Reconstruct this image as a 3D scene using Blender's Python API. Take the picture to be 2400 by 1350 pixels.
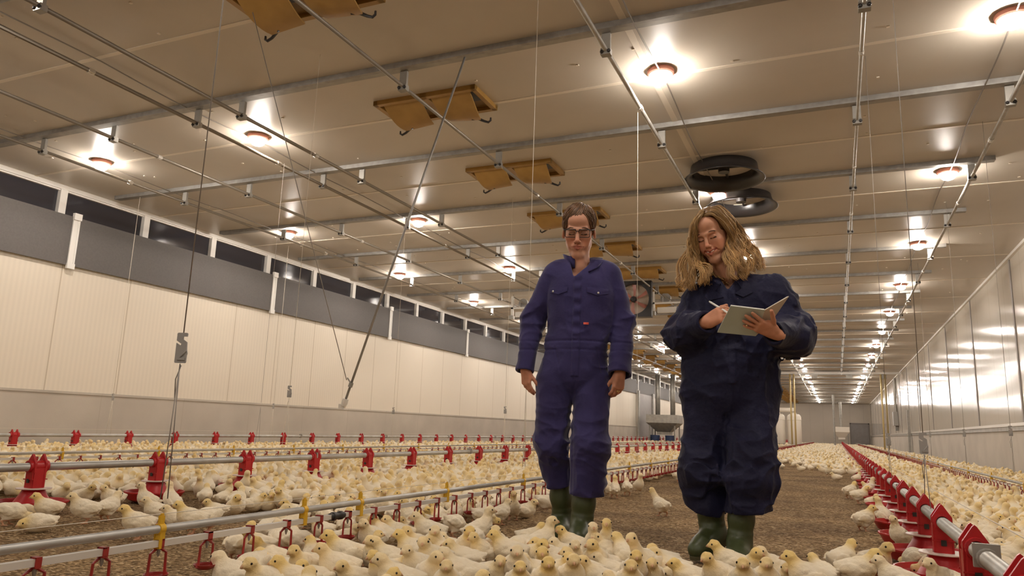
import bpy, math, random
import numpy as np
from mathutils import Matrix, Vector

for _o in list(bpy.data.objects):
    bpy.data.objects.remove(_o)
S = bpy.context.scene
COL = S.collection
PI = math.pi
rng = random.Random(7)

# ------------------------------------------------------------------ camera
CAM_H = 0.57
FPX = 1715.92
YAW, PITCH, ROLL = math.radians(23.9087), math.radians(10.7572), math.radians(2.0162)
_f = Vector((-math.sin(YAW) * math.cos(PITCH), math.cos(YAW) * math.cos(PITCH), math.sin(PITCH)))
_r = Vector((math.cos(YAW), math.sin(YAW), 0.0))
_u = _r.cross(_f)
_c, _s = math.cos(ROLL), math.sin(ROLL)
CR, CU, CF = _c * _r + _s * _u, -_s * _r + _c * _u, _f
cam_data = bpy.data.cameras.new('camera')
cam_data.sensor_width = 36.0
cam_data.lens = 36.0 * FPX / 2400.0
cam_data.clip_start, cam_data.clip_end = 0.05, 300
cam = bpy.data.objects.new('camera', cam_data)
COL.objects.link(cam)
cam.matrix_world = Matrix(((CR.x, CU.x, -CF.x, 0), (CR.y, CU.y, -CF.y, 0), (CR.z, CU.z, -CF.z, CAM_H), (0, 0, 0, 1)))
S.camera = cam

# ------------------------------------------------------------------ world, exposure
w = bpy.data.worlds.new('night'); S.world = w; w.use_nodes = True
w.node_tree.nodes['Background'].inputs[0].default_value = (0.02, 0.022, 0.03, 1)
w.node_tree.nodes['Background'].inputs[1].default_value = 0.1
S.view_settings.view_transform = 'Standard'
S.view_settings.look = 'None'
S.view_settings.gamma = 1.0
S.view_settings.use_curve_mapping = False
S.view_settings.exposure = 0.70
S.cycles.use_denoising = True
S.cycles.max_bounces = 8
S.cycles.diffuse_bounces = 5
S.cycles.glossy_bounces = 4
S.cycles.transmission_bounces = 6
S.cycles.transparent_max_bounces = 8
S.cycles.caustics_reflective = False
S.cycles.caustics_refractive = False
LAMP_STRENGTH = 225.0
LAMP_COLOR = (1.0, 0.915, 0.83)

# room: x to the right, y along the barn, z up
XL, XR, ZC, Y0, Y1 = -10.5, 3.0, 3.91, -8.0, 79.0

# ------------------------------------------------------------------ materials
def mat(name, base=(0.5, 0.5, 0.5), rough=0.5, metal=0.0, spec=0.5, emit=None, estr=0.0, trans=0.0, sheen=0.0, noise=None, bump=None, vcol=None, coat=0.0, sss=0.0):
    """noise=(scale, dark colour, detail) mixes a procedural tint; bump=(scale, strength, distance)"""
    m = bpy.data.materials.new(name); m.use_nodes = True
    nt = m.node_tree; N = nt.nodes; L = nt.links
    b = N['Principled BSDF']
    b.inputs['Base Color'].default_value = (*base, 1)
    b.inputs['Roughness'].default_value = rough
    b.inputs['Metallic'].default_value = metal
    b.inputs['Specular IOR Level'].default_value = spec
    b.inputs['Transmission Weight'].default_value = trans
    b.inputs['Coat Weight'].default_value = coat
    if sheen:
        b.inputs['Sheen Weight'].default_value = sheen
        b.inputs['Sheen Roughness'].default_value = 0.4
    if sss:
        b.inputs['Subsurface Weight'].default_value = sss
        b.inputs['Subsurface Radius'].default_value = (0.02, 0.008, 0.004)
        b.inputs['Subsurface Scale'].default_value = 0.4
    if emit:
        b.inputs['Emission Color'].default_value = (*emit, 1)
        b.inputs['Emission Strength'].default_value = estr
    tc = None
    if noise or bump:
        tc = N.new('ShaderNodeTexCoord')
    if noise:
        n = N.new('ShaderNodeTexNoise'); n.inputs['Scale'].default_value = noise[0]; n.inputs['Detail'].default_value = noise[2] if len(noise) > 2 else 4
        L.new(tc.outputs['Object'], n.inputs['Vector'])
        mx = N.new('ShaderNodeMix'); mx.data_type = 'RGBA'
        mx.inputs['A'].default_value = (*base, 1); mx.inputs['B'].default_value = (*noise[1], 1)
        rp = N.new('ShaderNodeValToRGB'); rp.color_ramp.elements[0].position = 0.35; rp.color_ramp.elements[1].position = 0.7
        L.new(n.outputs['Fac'], rp.inputs[0]); L.new(rp.outputs[0], mx.inputs['Factor'])
        L.new(mx.outputs['Result'], b.inputs['Base Color'])
    if vcol:
        a = N.new('ShaderNodeAttribute'); a.attribute_name = vcol
        L.new(a.outputs['Color'], b.inputs['Base Color'])
    if bump:
        n = N.new('ShaderNodeTexNoise'); n.inputs['Scale'].default_value = bump[0]; n.inputs['Detail'].default_value = 5
        L.new(tc.outputs['Object'], n.inputs['Vector'])
        bp = N.new('ShaderNodeBump'); bp.inputs['Strength'].default_value = bump[1]; bp.inputs['Distance'].default_value = bump[2]
        L.new(n.outputs['Fac'], bp.inputs['Height']); L.new(bp.outputs['Normal'], b.inputs['Normal'])
    return m

# ------------------------------------------------------------------ mesh helpers
def me_from(name, V, F, mats, midx=None, smooth=False, attrs=None):
    V = np.asarray(V, dtype=np.float32)
    me = bpy.data.meshes.new(name)
    if isinstance(F, np.ndarray) and F.ndim == 2:
        nf, k = F.shape
        me.vertices.add(len(V)); me.vertices.foreach_set('co', V.ravel())
        me.loops.add(nf * k); me.loops.foreach_set('vertex_index', F.ravel().astype(np.int32))
        me.polygons.add(nf); me.polygons.foreach_set('loop_start', np.arange(0, nf * k, k, dtype=np.int32))
        me.update(calc_edges=True)
    else:
        me.from_pydata([tuple(map(float, v)) for v in V], [], F)
        me.update()
    for m in (mats if isinstance(mats, (list, tuple)) else [mats]):
        me.materials.append(m)
    if midx is not None:
        me.polygons.foreach_set('material_index', np.asarray(midx, dtype=np.int32))
    if smooth:
        me.polygons.foreach_set('use_smooth', np.ones(len(me.polygons), dtype=bool))
    if attrs:
        for k_, arr in attrs.items():
            arr = np.asarray(arr, dtype=np.float32)
            if arr.ndim == 1:
                a = me.attributes.new(k_, 'FLOAT', 'POINT'); a.data.foreach_set('value', arr)
            else:
                a = me.attributes.new(k_, 'FLOAT_COLOR', 'POINT')
                a.data.foreach_set('color', np.concatenate([arr, np.ones((len(arr), 1), np.float32)], 1).ravel())
    return me

def link(name, me, parent=None, loc=None, rz=None):
    o = bpy.data.objects.new(name, me); COL.objects.link(o)
    if parent is not None: o.parent = parent
    if loc is not None: o.location = loc
    if rz is not None: o.rotation_euler = (0, 0, rz)
    return o

def tag(o, label=None, cat=None, group=None, kind=None):
    if label: o['label'] = label
    if cat: o['category'] = cat
    if group: o['group'] = group
    if kind: o['kind'] = kind
    return o

def thing(name, label, cat, loc=(0, 0, 0), rz=0.0, group=None):
    o = bpy.data.objects.new(name, None); COL.objects.link(o)
    o.empty_display_size = 0.1
    o.location = loc; o.rotation_euler = (0, 0, rz)
    return tag(o, label, cat, group)

def copy_tree(o, parent=None):
    c = o.copy(); COL.objects.link(c)
    if parent is not None: c.parent = parent
    for ch in list(o.children): copy_tree(ch, c)
    return c

def frame_to(axis):
    a = Vector(axis).normalized()
    t = Vector((0, 0, 1)) if abs(a.z) < 0.9 else Vector((1, 0, 0))
    u = a.cross(t).normalized(); v = a.cross(u)
    return u, v, a

class MB:
    """collects simple solids into ONE mesh"""
    def __init__(s): s.V = []; s.F = []; s.M = []; s.mi = 0
    def _add(s, V, F):
        k = len(s.V); s.V += [tuple(v) for v in V]; s.F += [tuple(i + k for i in f) for f in F]; s.M += [s.mi] * len(F); return s
    def mt(s, i): s.mi = i; return s
    def box(s, c, h, R=None):
        c = Vector(c)
        vs = []
        for z in (-1, 1):
            for x, y in ((-1, -1), (1, -1), (1, 1), (-1, 1)):
                p = Vector((x * h[0], y * h[1], z * h[2])); p = R @ p if R is not None else p
                vs.append(c + p)
        return s._add(vs, [(3, 2, 1, 0), (4, 5, 6, 7), (0, 1, 5, 4), (1, 2, 6, 5), (2, 3, 7, 6), (3, 0, 4, 7)])
    def bb(s, lo, hi): return s.box([(a + b) / 2 for a, b in zip(lo, hi)], [abs(b - a) / 2 for a, b in zip(lo, hi)])
    def tube(s, pts, r, n=8, caps=True, flat=1.0):
        pts = [Vector(p) for p in pts]; m = len(pts)
        rs = r if isinstance(r, (list, tuple)) else [r] * m
        vs = []; pu = None
        for i, p in enumerate(pts):
            d = (pts[min(i + 1, m - 1)] - pts[max(i - 1, 0)])
            if d.length < 1e-9: d = Vector((0, 0, 1))
            d.normalize()
            if pu is None: u, v, _ = frame_to(d)
            else:
                u = pu - d * pu.dot(d)
                u = u.normalized() if u.length > 1e-6 else frame_to(d)[0]
                v = d.cross(u)
            pu = u
            for k in range(n):
                a = 2 * PI * k / n
                vs.append(p + (u * math.cos(a) + v * math.sin(a) * flat) * rs[i])
        fs = []
        for i in range(m - 1):
            for k in range(n):
                a, b = i * n + k, i * n + (k + 1) % n
                fs.append((a, b, b + n, a + n))
        if caps: fs += [tuple(range(n - 1, -1, -1)), tuple(range((m - 1) * n, m * n))]
        return s._add(vs, fs)
    def lathe(s, prof, o=(0, 0, 0), n=24, axis=(0, 0, 1), closed=False):
        u, v, a = frame_to(axis); o = Vector(o); vs = []
        for r, z in prof:
            for k in range(n):
                t = 2 * PI * k / n
                vs.append(o + a * z + (u * math.cos(t) + v * math.sin(t)) * max(r, 1e-5))
        fs = []; m = len(prof)
        for i in range(m if closed else m - 1):
            j = (i + 1) % m
            for k in range(n):
                k2 = (k + 1) % n
                fs.append((i * n + k, j * n + k, j * n + k2, i * n + k2))
        return s._add(vs, fs)
    def prism(s, poly, t, M):
        """2-D polygon extruded by thickness t about its plane; M maps (x, y, thickness) to space"""
        k = len(poly)
        vs = [M @ Vector((x, y, -t / 2)) for x, y in poly] + [M @ Vector((x, y, t / 2)) for x, y in poly]
        fs = [tuple(range(k - 1, -1, -1)), tuple(range(k, 2 * k))] + [(i, (i + 1) % k, k + (i + 1) % k, k + i) for i in range(k)]
        return s._add(vs, fs)
    def sphere(s, c, r, n=12, m=8, sc=(1, 1, 1)):
        prof = [(math.sin(PI * i / m) * r, -math.cos(PI * i / m) * r) for i in range(m + 1)]
        k = len(s.V); s.lathe(prof, (0, 0, 0), n)
        for i in range(k, len(s.V)):
            x, y, z = s.V[i]; s.V[i] = (c[0] + x * sc[0], c[1] + y * sc[1], c[2] + z * sc[2])
        return s
    def mesh(s, name, mats, smooth=False, fix=True, auto=None):
        me = me_from(name, np.array(s.V, dtype=np.float32).reshape(-1, 3), s.F, mats, s.M if isinstance(mats, (list, tuple)) else None, smooth or auto is not None)
        if fix:
            import bmesh
            bm = bmesh.new(); bm.from_mesh(me); bmesh.ops.recalc_face_normals(bm, faces=bm.faces)
            if auto is not None:
                for e in bm.edges:
                    if len(e.link_faces) == 2 and e.calc_face_angle(0) > auto: e.smooth = False
            bm.to_mesh(me); bm.free()
        return me
    def build(s, name, mats, parent=None, smooth=False, loc=None, rz=None, auto=0.6):
        return link(name, s.mesh(name, mats, smooth, auto=None if smooth else auto), parent, loc, rz)

# ------------------------------------------------------------------ signed-distance sculpting (bodies, clothing, chicks)
_nr = np.random.RandomState(3)
_LAT = _nr.rand(32, 32, 32).astype(np.float32)
def vnoise(P, scale):
    """value noise 0..1 at points P (n,3); scale = frequency per axis"""
    q = P * np.asarray(scale, np.float32) + 100.0
    i = np.floor(q).astype(np.int32); f = (q - i).astype(np.float32); f = f * f * (3 - 2 * f)
    out = 0
    for dx in (0, 1):
        wx = f[:, 0] if dx else 1 - f[:, 0]
        for dy in (0, 1):
            wy = f[:, 1] if dy else 1 - f[:, 1]
            for dz in (0, 1):
                wz = f[:, 2] if dz else 1 - f[:, 2]
                out = out + wx * wy * wz * _LAT[(i[:, 0] + dx) % 32, (i[:, 1] + dy) % 32, (i[:, 2] + dz) % 32]
    return out

def frange(a, b, h): return np.arange(a, b + h, h, dtype=np.float32)
def varaxis(bands):
    """bands: [(start, end, step), ...] joined into one rising axis"""
    out = [np.float32(bands[0][0])]
    for a, b, h in bands:
        x = out[-1]
        while x < b - h * 0.5:
            x = x + h; out.append(x)
    return np.array(out, np.float32)

class SDF:
    def __init__(s, xs, ys, zs, far=0.07):
        s.xs, s.ys, s.zs, s.far = xs, ys, zs, far
        s.D = np.full((len(xs), len(ys), len(zs)), far, np.float32)
    def _sl(s, lo, hi, m):
        r = []
        for ax, a, b in zip((s.xs, s.ys, s.zs), lo, hi):
            r.append(slice(max(0, int(np.searchsorted(ax, a - m)) - 1), int(np.searchsorted(ax, b + m)) + 1))
        return tuple(r)
    def op(s, fn, lo, hi, k=0.02, mode='u'):
        sl = s._sl(lo, hi, s.far * 0.8)
        X = s.xs[sl[0]][:, None, None]; Y = s.ys[sl[1]][None, :, None]; Z = s.zs[sl[2]][None, None, :]
        if 0 in (X.size, Y.size, Z.size): return s
        d = fn(X, Y, Z); A = s.D[sl]
        if mode == 'u':
            h = np.maximum(k - np.abs(A - d), 0) / k; s.D[sl] = np.minimum(A, d) - h * h * k * 0.25
        elif mode == 's':
            d = -d; h = np.maximum(k - np.abs(A - d), 0) / k; s.D[sl] = np.maximum(A, d) + h * h * k * 0.25
        return s
    def cone(s, a, b, ra, rb=None, k=0.02, mode='u', sq=None):
        a = np.array(a, np.float32); b = np.array(b, np.float32); rb = ra if rb is None else rb
        ab = b - a; L2 = float(ab @ ab) + 1e-9; R = max(ra, rb)
        def fn(X, Y, Z):
            t = ((X - a[0]) * ab[0] + (Y - a[1]) * ab[1] + (Z - a[2]) * ab[2]) / L2
            t = np.clip(t, 0, 1)
            return np.sqrt((X - a[0] - t * ab[0]) ** 2 + (Y - a[1] - t * ab[1]) ** 2 + (Z - a[2] - t * ab[2]) ** 2) - (ra + (rb - ra) * t)
        return s.op(fn, np.minimum(a, b) - R, np.maximum(a, b) + R, k, mode)
    def ell(s, c, r, k=0.02, mode='u', R=None):
        c = np.array(c, np.float32); r = np.array(r, np.float32); m = float(r.max())
        def fn(X, Y, Z):
            x, y, z = X - c[0], Y - c[1], Z - c[2]
            if R is not None:
                x, y, z = (R[0][i] * x + R[1][i] * y + R[2][i] * z for i in range(3))
            k0 = np.sqrt((x / r[0]) ** 2 + (y / r[1]) ** 2 + (z / r[2]) ** 2)
            k1 = np.sqrt((x / r[0] ** 2) ** 2 + (y / r[1] ** 2) ** 2 + (z / r[2] ** 2) ** 2) + 1e-9
            return k0 * (k0 - 1) / k1
        ext = r if R is None else np.array([m, m, m])
        return s.op(fn, c - ext, c + ext, k, mode)
    def box(s, c, h, rd=0.005, k=0.01, mode='u', R=None):
        c = np.array(c, np.float32); h = np.array(h, np.float32); m = float(np.linalg.norm(h))
        def fn(X, Y, Z):
            x, y, z = X - c[0], Y - c[1], Z - c[2]
            if R is not None:
                x, y, z = (R[0][i] * x + R[1][i] * y + R[2][i] * z for i in range(3))
            else:
                x, y, z = np.broadcast_arrays(x, y, z)
            qx, qy, qz = np.abs(x) - h[0] + rd, np.abs(y) - h[1] + rd, np.abs(z) - h[2] + rd
            return np.sqrt(np.maximum(qx, 0) ** 2 + np.maximum(qy, 0) ** 2 + np.maximum(qz, 0) ** 2) + np.minimum(np.maximum(qx, np.maximum(qy, qz)), 0) - rd
        e = np.array([m, m, m]) if R is not None else h
        return s.op(fn, c - e, c + e, k, mode)
    def blank(s): return SDF(s.xs, s.ys, s.zs, s.far)
    def merge(s, o, k):
        h = np.maximum(k - np.abs(s.D - o.D), 0) / k
        s.D = np.minimum(s.D, o.D) - h * h * k * 0.25; return s
    def open_end(s, a, b, r, half, depth=0.05, lean=None):
        """cut a sleeve or leg square at b (coming from a) and hollow its mouth to radius r"""
        A, B_ = np.array(a, float), np.array(b, float); dd = (B_ - A) / np.linalg.norm(B_ - A); cd = dd
        if lean is not None: cd = dd + np.array(lean); cd = cd / np.linalg.norm(cd)
        u, v, w_ = frame_to(cd); Rm = np.array([[u[i], v[i], w_[i]] for i in range(3)], np.float32)
        e = B_ + dd * 0.012
        s.box(tuple(e + cd * 0.10), (half, half, 0.10), 0.002, 0.004, 's', R=Rm)
        s.cone(tuple(e - dd * depth), tuple(e + dd * 0.03), r * 0.95, r, 0.004, 's'); return s
    def displace(s, fn, band=0.03):
        i = np.nonzero(np.abs(s.D) < band)
        P = np.stack([s.xs[i[0]], s.ys[i[1]], s.zs[i[2]]], 1)
        s.D[i] -= fn(P).astype(np.float32); return s
    def surface(s):
        D = s.D; Sg = D < 0
        c = np.zeros(tuple(n - 1 for n in D.shape), np.uint8)
        for a in (0, 1):
            for b in (0, 1):
                for e in (0, 1):
                    c += Sg[a:a + c.shape[0], b:b + c.shape[1], e:e + c.shape[2]]
        idx = np.argwhere((c > 0) & (c < 8)); n = len(idx)
        ids = np.full(c.shape, -1, np.int32); ids[idx[:, 0], idx[:, 1], idx[:, 2]] = np.arange(n)
        del c
        cor = [(a, b, e) for a in (0, 1) for b in (0, 1) for e in (0, 1)]
        val = np.stack([D[idx[:, 0] + a, idx[:, 1] + b, idx[:, 2] + e] for a, b, e in cor], 1)
        acc = np.zeros((n, 3), np.float32); cnt = np.zeros(n, np.float32)
        for p in range(8):
            for q in range(p + 1, 8):
                df = [cor[q][t] - cor[p][t] for t in range(3)]
                if sum(map(abs, df)) != 1: continue
                m = (val[:, p] < 0) != (val[:, q] < 0)
                t = val[m, p] / (val[m, p] - val[m, q])
                acc[m] += np.array(cor[p], np.float32) + t[:, None] * np.array(df, np.float32); cnt[m] += 1
        acc /= np.maximum(cnt, 1)[:, None]
        V = np.empty((n, 3), np.float32)
        for t, ax in enumerate((s.xs, s.ys, s.zs)):
            a = ax[idx[:, t]]; V[:, t] = a + acc[:, t] * (ax[idx[:, t] + 1] - a)
        Q = []
        for ax in range(3):
            o1, o2 = (ax + 1) % 3, (ax + 2) % 3
            lo = [slice(1, -1)] * 3; hi = [slice(1, -1)] * 3
            lo[ax] = slice(0, -1); hi[ax] = slice(1, None)
            A, B = Sg[tuple(lo)], Sg[tuple(hi)]
            e = np.argwhere(A != B); fl = A[e[:, 0], e[:, 1], e[:, 2]]
            e[:, o1] += 1; e[:, o2] += 1
            def cell(d1, d2):
                g = e.copy(); g[:, o1] += d1; g[:, o2] += d2
                return ids[g[:, 0], g[:, 1], g[:, 2]]
            q = np.stack([cell(-1, -1), cell(0, -1), cell(0, 0), cell(-1, 0)], 1)
            q[~fl] = q[~fl][:, ::-1]
            Q.append(q[(q >= 0).all(1)])
        return V, np.concatenate(Q)

def rot_axes(yaw=0.0, pitch=0.0, roll=0.0):
    """columns: side, forward, up for a head/hand frame whose rest pose faces -y (towards the viewer)"""
    Rm = Matrix.Rotation(yaw, 3, 'Z') @ Matrix.Rotation(pitch, 3, 'X') @ Matrix.Rotation(roll, 3, 'Y')
    return Rm

# ------------------------------------------------------------------ room materials
M = {}
M['ceil'] = mat('ceiling_panel', (0.57, 0.51, 0.43), 0.34, spec=0.5, noise=(0.9, (0.51, 0.45, 0.375), 6), bump=(130, 0.06, 0.002))
M['seam'] = mat('seam_strip', (0.74, 0.66, 0.55), 0.4)
M['galv'] = mat('galvanised_steel', (0.36, 0.345, 0.32), 0.5, metal=0.55, noise=(14, (0.28, 0.265, 0.245), 3))
M['galv_dull'] = mat('dull_galvanised', (0.40, 0.375, 0.335), 0.5, metal=0.6, noise=(6, (0.30, 0.29, 0.26), 4))
M['pipe_dull'] = mat('conduit_grey', (0.30, 0.265, 0.22), 0.38, metal=0.4)
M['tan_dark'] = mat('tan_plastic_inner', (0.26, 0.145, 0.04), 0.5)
M['white'] = mat('white_plastic', (0.80, 0.78, 0.74), 0.38)
M['mullion'] = mat('white_paint', (0.78, 0.75, 0.70), 0.45)
M['dark_glass'] = mat('night_glass', (0.035, 0.033, 0.04), 0.08, spec=0.6)
M['curtain'] = mat('grey_curtain', (0.140, 0.130, 0.124), 0.65, spec=0.3, noise=(40, (0.125, 0.116, 0.111), 3))
M['ledge'] = mat('ledge_metal', (0.66, 0.62, 0.56), 0.35, metal=0.5)
M['dark_seam'] = mat('dark_seam', (0.22, 0.19, 0.17), 0.6)
M['black'] = mat('black_plastic', (0.025, 0.022, 0.022), 0.35)
M['blackbell'] = mat('black_bell', (0.03, 0.026, 0.025), 0.3, spec=0.5)
M['wire'] = mat('steel_wire', (0.30, 0.27, 0.24), 0.5, metal=0.5)
M['rope'] = mat('pale_cord', (0.70, 0.63, 0.52), 0.8)
M['red'] = mat('red_plastic', (0.44, 0.013, 0.016), 0.38, spec=0.45)
M['redcup'] = mat('dark_red_plastic', (0.34, 0.025, 0.020), 0.4)
M['yellow'] = mat('yellow_plastic', (0.72, 0.42, 0.02), 0.42)
M['tan'] = mat('tan_plastic', (0.41, 0.235, 0.060), 0.42, noise=(5, (0.33, 0.18, 0.042), 3))
M['pipe'] = mat('feed_tube_metal', (0.56, 0.55, 0.52), 0.42, metal=0.55, noise=(9, (0.44, 0.42, 0.38), 4))
M['waterpipe'] = mat('white_water_pipe', (0.68, 0.64, 0.58), 0.45)
M['tank'] = mat('cream_tank', (0.78, 0.72, 0.62), 0.5)
M['yellowpipe'] = mat('yellow_tube', (0.62, 0.48, 0.22), 0.5)
M['bluebin'] = mat('blue_bin', (0.03, 0.05, 0.12), 0.5)
M['lampbase'] = mat('lamp_base_red', (0.62, 0.26, 0.19), 0.5)
M['greybox'] = mat('grey_enamel', (0.36, 0.35, 0.33), 0.5)

def lined(name, base, line, period, width, rough, axis=1, spec=0.5, fine=0.0, mottle=(1.2, 0.9), bumpv=None):
    """panel material with a thin line every `period` metres along an axis (object space), faint painted rib shade and mottling"""
    m = mat(name, base, rough, spec=spec); nt = m.node_tree; N, L = nt.nodes, nt.links
    b = N['Principled BSDF']; tc = N.new('ShaderNodeTexCoord'); sp = N.new('ShaderNodeSeparateXYZ'); L.new(tc.outputs['Object'], sp.inputs[0])
    d = N.new('ShaderNodeMath'); d.operation = 'DIVIDE'; d.inputs[1].default_value = period; L.new(sp.outputs[axis], d.inputs[0])
    f = N.new('ShaderNodeMath'); f.operation = 'FRACT'; L.new(d.outputs[0], f.inputs[0])
    lt = N.new('ShaderNodeMath'); lt.operation = 'LESS_THAN'; lt.inputs[1].default_value = width / period; L.new(f.outputs[0], lt.inputs[0])
    no = N.new('ShaderNodeTexNoise'); no.inputs['Scale'].default_value = mottle[0]; no.inputs['Detail'].default_value = 6; L.new(tc.outputs['Object'], no.inputs['Vector'])
    mx0 = N.new('ShaderNodeMix'); mx0.data_type = 'RGBA'
    mx0.inputs['A'].default_value = (*base, 1); mx0.inputs['B'].default_value = (*[c * mottle[1] for c in base], 1); L.new(no.outputs['Fac'], mx0.inputs['Factor'])
    last = mx0
    if fine:  # sine darkening puts the shade of shallow ribs into the colour
        wv = N.new('ShaderNodeMath'); wv.operation = 'MULTIPLY'; wv.inputs[1].default_value = 2 * PI / fine; L.new(sp.outputs[axis], wv.inputs[0])
        sn = N.new('ShaderNodeMath'); sn.operation = 'SINE'; L.new(wv.outputs[0], sn.inputs[0])
        pw = N.new('ShaderNodeMath'); pw.operation = 'MULTIPLY_ADD'; pw.inputs[1].default_value = 0.10; pw.inputs[2].default_value = 0.10; L.new(sn.outputs[0], pw.inputs[0])
        mxf = N.new('ShaderNodeMix'); mxf.data_type = 'RGBA'; L.new(last.outputs['Result'], mxf.inputs['A']); mxf.inputs['B'].default_value = (*[c * 0.72 for c in base], 1)
        L.new(pw.outputs[0], mxf.inputs['Factor']); last = mxf
    mx = N.new('ShaderNodeMix'); mx.data_type = 'RGBA'; L.new(last.outputs['Result'], mx.inputs['A']); mx.inputs['B'].default_value = (*line, 1)
    L.new(lt.outputs[0], mx.inputs['Factor']); L.new(mx.outputs['Result'], b.inputs['Base Color'])
    if bumpv:
        n2 = N.new('ShaderNodeTexNoise'); n2.inputs['Scale'].default_value = bumpv[0]; L.new(tc.outputs['Object'], n2.inputs['Vector'])
        bp = N.new('ShaderNodeBump'); bp.inputs['Strength'].default_value = bumpv[1]; bp.inputs['Distance'].default_value = 0.002
        L.new(n2.outputs['Fac'], bp.inputs['Height']); L.new(bp.outputs['Normal'], b.inputs['Normal'])
    return m
M['cream'] = lined('cream_wall_panel', (0.80, 0.72, 0.60), (0.55, 0.47, 0.36), 1.18, 0.02, 0.55, fine=0.075, mottle=(0.8, 0.92))
M['concrete'] = lined('concrete_plinth', (0.62, 0.56, 0.48), (0.46, 0.41, 0.345), 1.6, 0.02, 0.85, mottle=(1.3, 0.60), bumpv=(40, 0.3))
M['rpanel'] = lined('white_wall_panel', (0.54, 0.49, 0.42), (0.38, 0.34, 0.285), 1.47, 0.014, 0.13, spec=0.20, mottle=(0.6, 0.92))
M['backpanel'] = lined('grey_back_panel', (0.58, 0.51, 0.42), (0.44, 0.38, 0.31), 1.2, 0.03, 0.5, axis=0, mottle=(0.7, 0.8))
M['door'] = mat('grey_door', (0.27, 0.245, 0.23), 0.5, noise=(3, (0.23, 0.21, 0.20), 3))

def litter():
    m = mat('litter', (0.2, 0.12, 0.06), 0.95, spec=0.15); nt = m.node_tree; N, L = nt.nodes, nt.links; b = N['Principled BSDF']
    tc = N.new('ShaderNodeTexCoord')
    v = N.new('ShaderNodeTexVoronoi'); v.inputs['Scale'].default_value = 78; v.inputs['Randomness'].default_value = 1
    mp = N.new('ShaderNodeMapping'); mp.inputs['Scale'].default_value = (1, 1.3, 1)
    nw = N.new('ShaderNodeTexNoise'); nw.inputs['Scale'].default_value = 14; nw.inputs['Detail'].default_value = 4
    L.new(tc.outputs['Object'], nw.inputs['Vector'])
    ad = N.new('ShaderNodeMix'); ad.data_type = 'VECTOR'; ad.inputs['Factor'].default_value = 0.06
    L.new(tc.outputs['Object'], mp.inputs[0]); L.new(mp.outputs[0], ad.inputs['A']); L.new(nw.outputs['Color'], ad.inputs['B']); L.new(ad.outputs['Result'], v.inputs['Vector'])
    rp = N.new('ShaderNodeValToRGB'); e = rp.color_ramp.elements
    e[0].position = 0.0; e[0].color = (0.15, 0.092, 0.042, 1); e[1].position = 1.0; e[1].color = (0.86, 0.68, 0.43, 1)
    e2 = e.new(0.45); e2.color = (0.37, 0.245, 0.125, 1); e3 = e.new(0.8); e3.color = (0.52, 0.36, 0.195, 1)
    sp = N.new('ShaderNodeSeparateColor'); L.new(v.outputs['Color'], sp.inputs[0]); L.new(sp.outputs[0], rp.inputs[0])
    big = N.new('ShaderNodeTexNoise'); big.inputs['Scale'].default_value = 1.6; big.inputs['Detail'].default_value = 5; L.new(tc.outputs['Object'], big.inputs['Vector'])
    rb = N.new('ShaderNodeValToRGB'); rb.color_ramp.elements[0].color = (0.62, 0.58, 0.55, 1); rb.color_ramp.elements[0].position = 0.3; rb.color_ramp.elements[1].color = (1.12, 1.08, 1.0, 1); rb.color_ramp.elements[1].position = 0.7
    L.new(big.outputs['Fac'], rb.inputs[0])
    mu = N.new('ShaderNodeMix'); mu.data_type = 'RGBA'; mu.blend_type = 'MULTIPLY'; mu.inputs['Factor'].default_value = 1
    L.new(rp.outputs[0], mu.inputs['A']); L.new(rb.outputs[0], mu.inputs['B']); L.new(mu.outputs['Result'], b.inputs['Base Color'])
    n3 = N.new('ShaderNodeTexNoise'); n3.inputs['Scale'].default_value = 70; n3.inputs['Detail'].default_value = 6; L.new(tc.outputs['Object'], n3.inputs['Vector'])
    sm = N.new('ShaderNodeMath'); sm.operation = 'SUBTRACT'; L.new(n3.outputs['Fac'], sm.inputs[0]); L.new(v.outputs['Distance'], sm.inputs[1])
    bp = N.new('ShaderNodeBump'); bp.inputs['Strength'].default_value = 1.0; bp.inputs['Distance'].default_value = 0.024
    L.new(sm.outputs[0], bp.inputs['Height']); L.new(bp.outputs['Normal'], b.inputs['Normal'])
    return m
M['litter'] = litter()

def lampmat():
    m = bpy.data.materials.new('lamp_dome_lit'); m.use_nodes = True; nt = m.node_tree
    nt.nodes.remove(nt.nodes['Principled BSDF'])
    e = nt.nodes.new('ShaderNodeEmission'); e.inputs[0].default_value = (*LAMP_COLOR, 1); e.inputs[1].default_value = LAMP_STRENGTH
    nt.links.new(e.outputs[0], nt.nodes['Material Output'].inputs[0])
    return m
M['lamp'] = lampmat()

def struct(name, mb, mats, parent=None, **k):
    o = mb.build(name, mats, parent, **k)
    if parent is None: o['kind'] = 'structure'
    return o

# ------------------------------------------------------------------ floor, ceiling, walls
def floor_mesh():
    xs = np.linspace(XL - 0.2, XR + 0.2, 140, dtype=np.float32); ys = np.concatenate([np.linspace(Y0, 1, 20), np.linspace(1.1, 14, 200), np.linspace(14.5, Y1 + 0.3, 70)]).astype(np.float32)
    X, Y = np.meshgrid(xs, ys, indexing='ij'); P = np.stack([X.ravel(), Y.ravel(), 0 * X.ravel()], 1)
    P[:, 2] = (vnoise(P, (1.7, 1.7, 1)) - 0.5) * 0.012 + (vnoise(P, (7, 7, 1)) - 0.5) * 0.010 - 0.006
    n, m = len(xs), len(ys); i = np.arange(n - 1)[:, None] * m + np.arange(m - 1)[None, :]
    F = np.stack([i, i + m, i + m + 1, i + 1], -1).reshape(-1, 4)
    return me_from('floor', P, F, M['litter'], smooth=True)
tag(link('floor', floor_mesh()), kind='structure')

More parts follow.
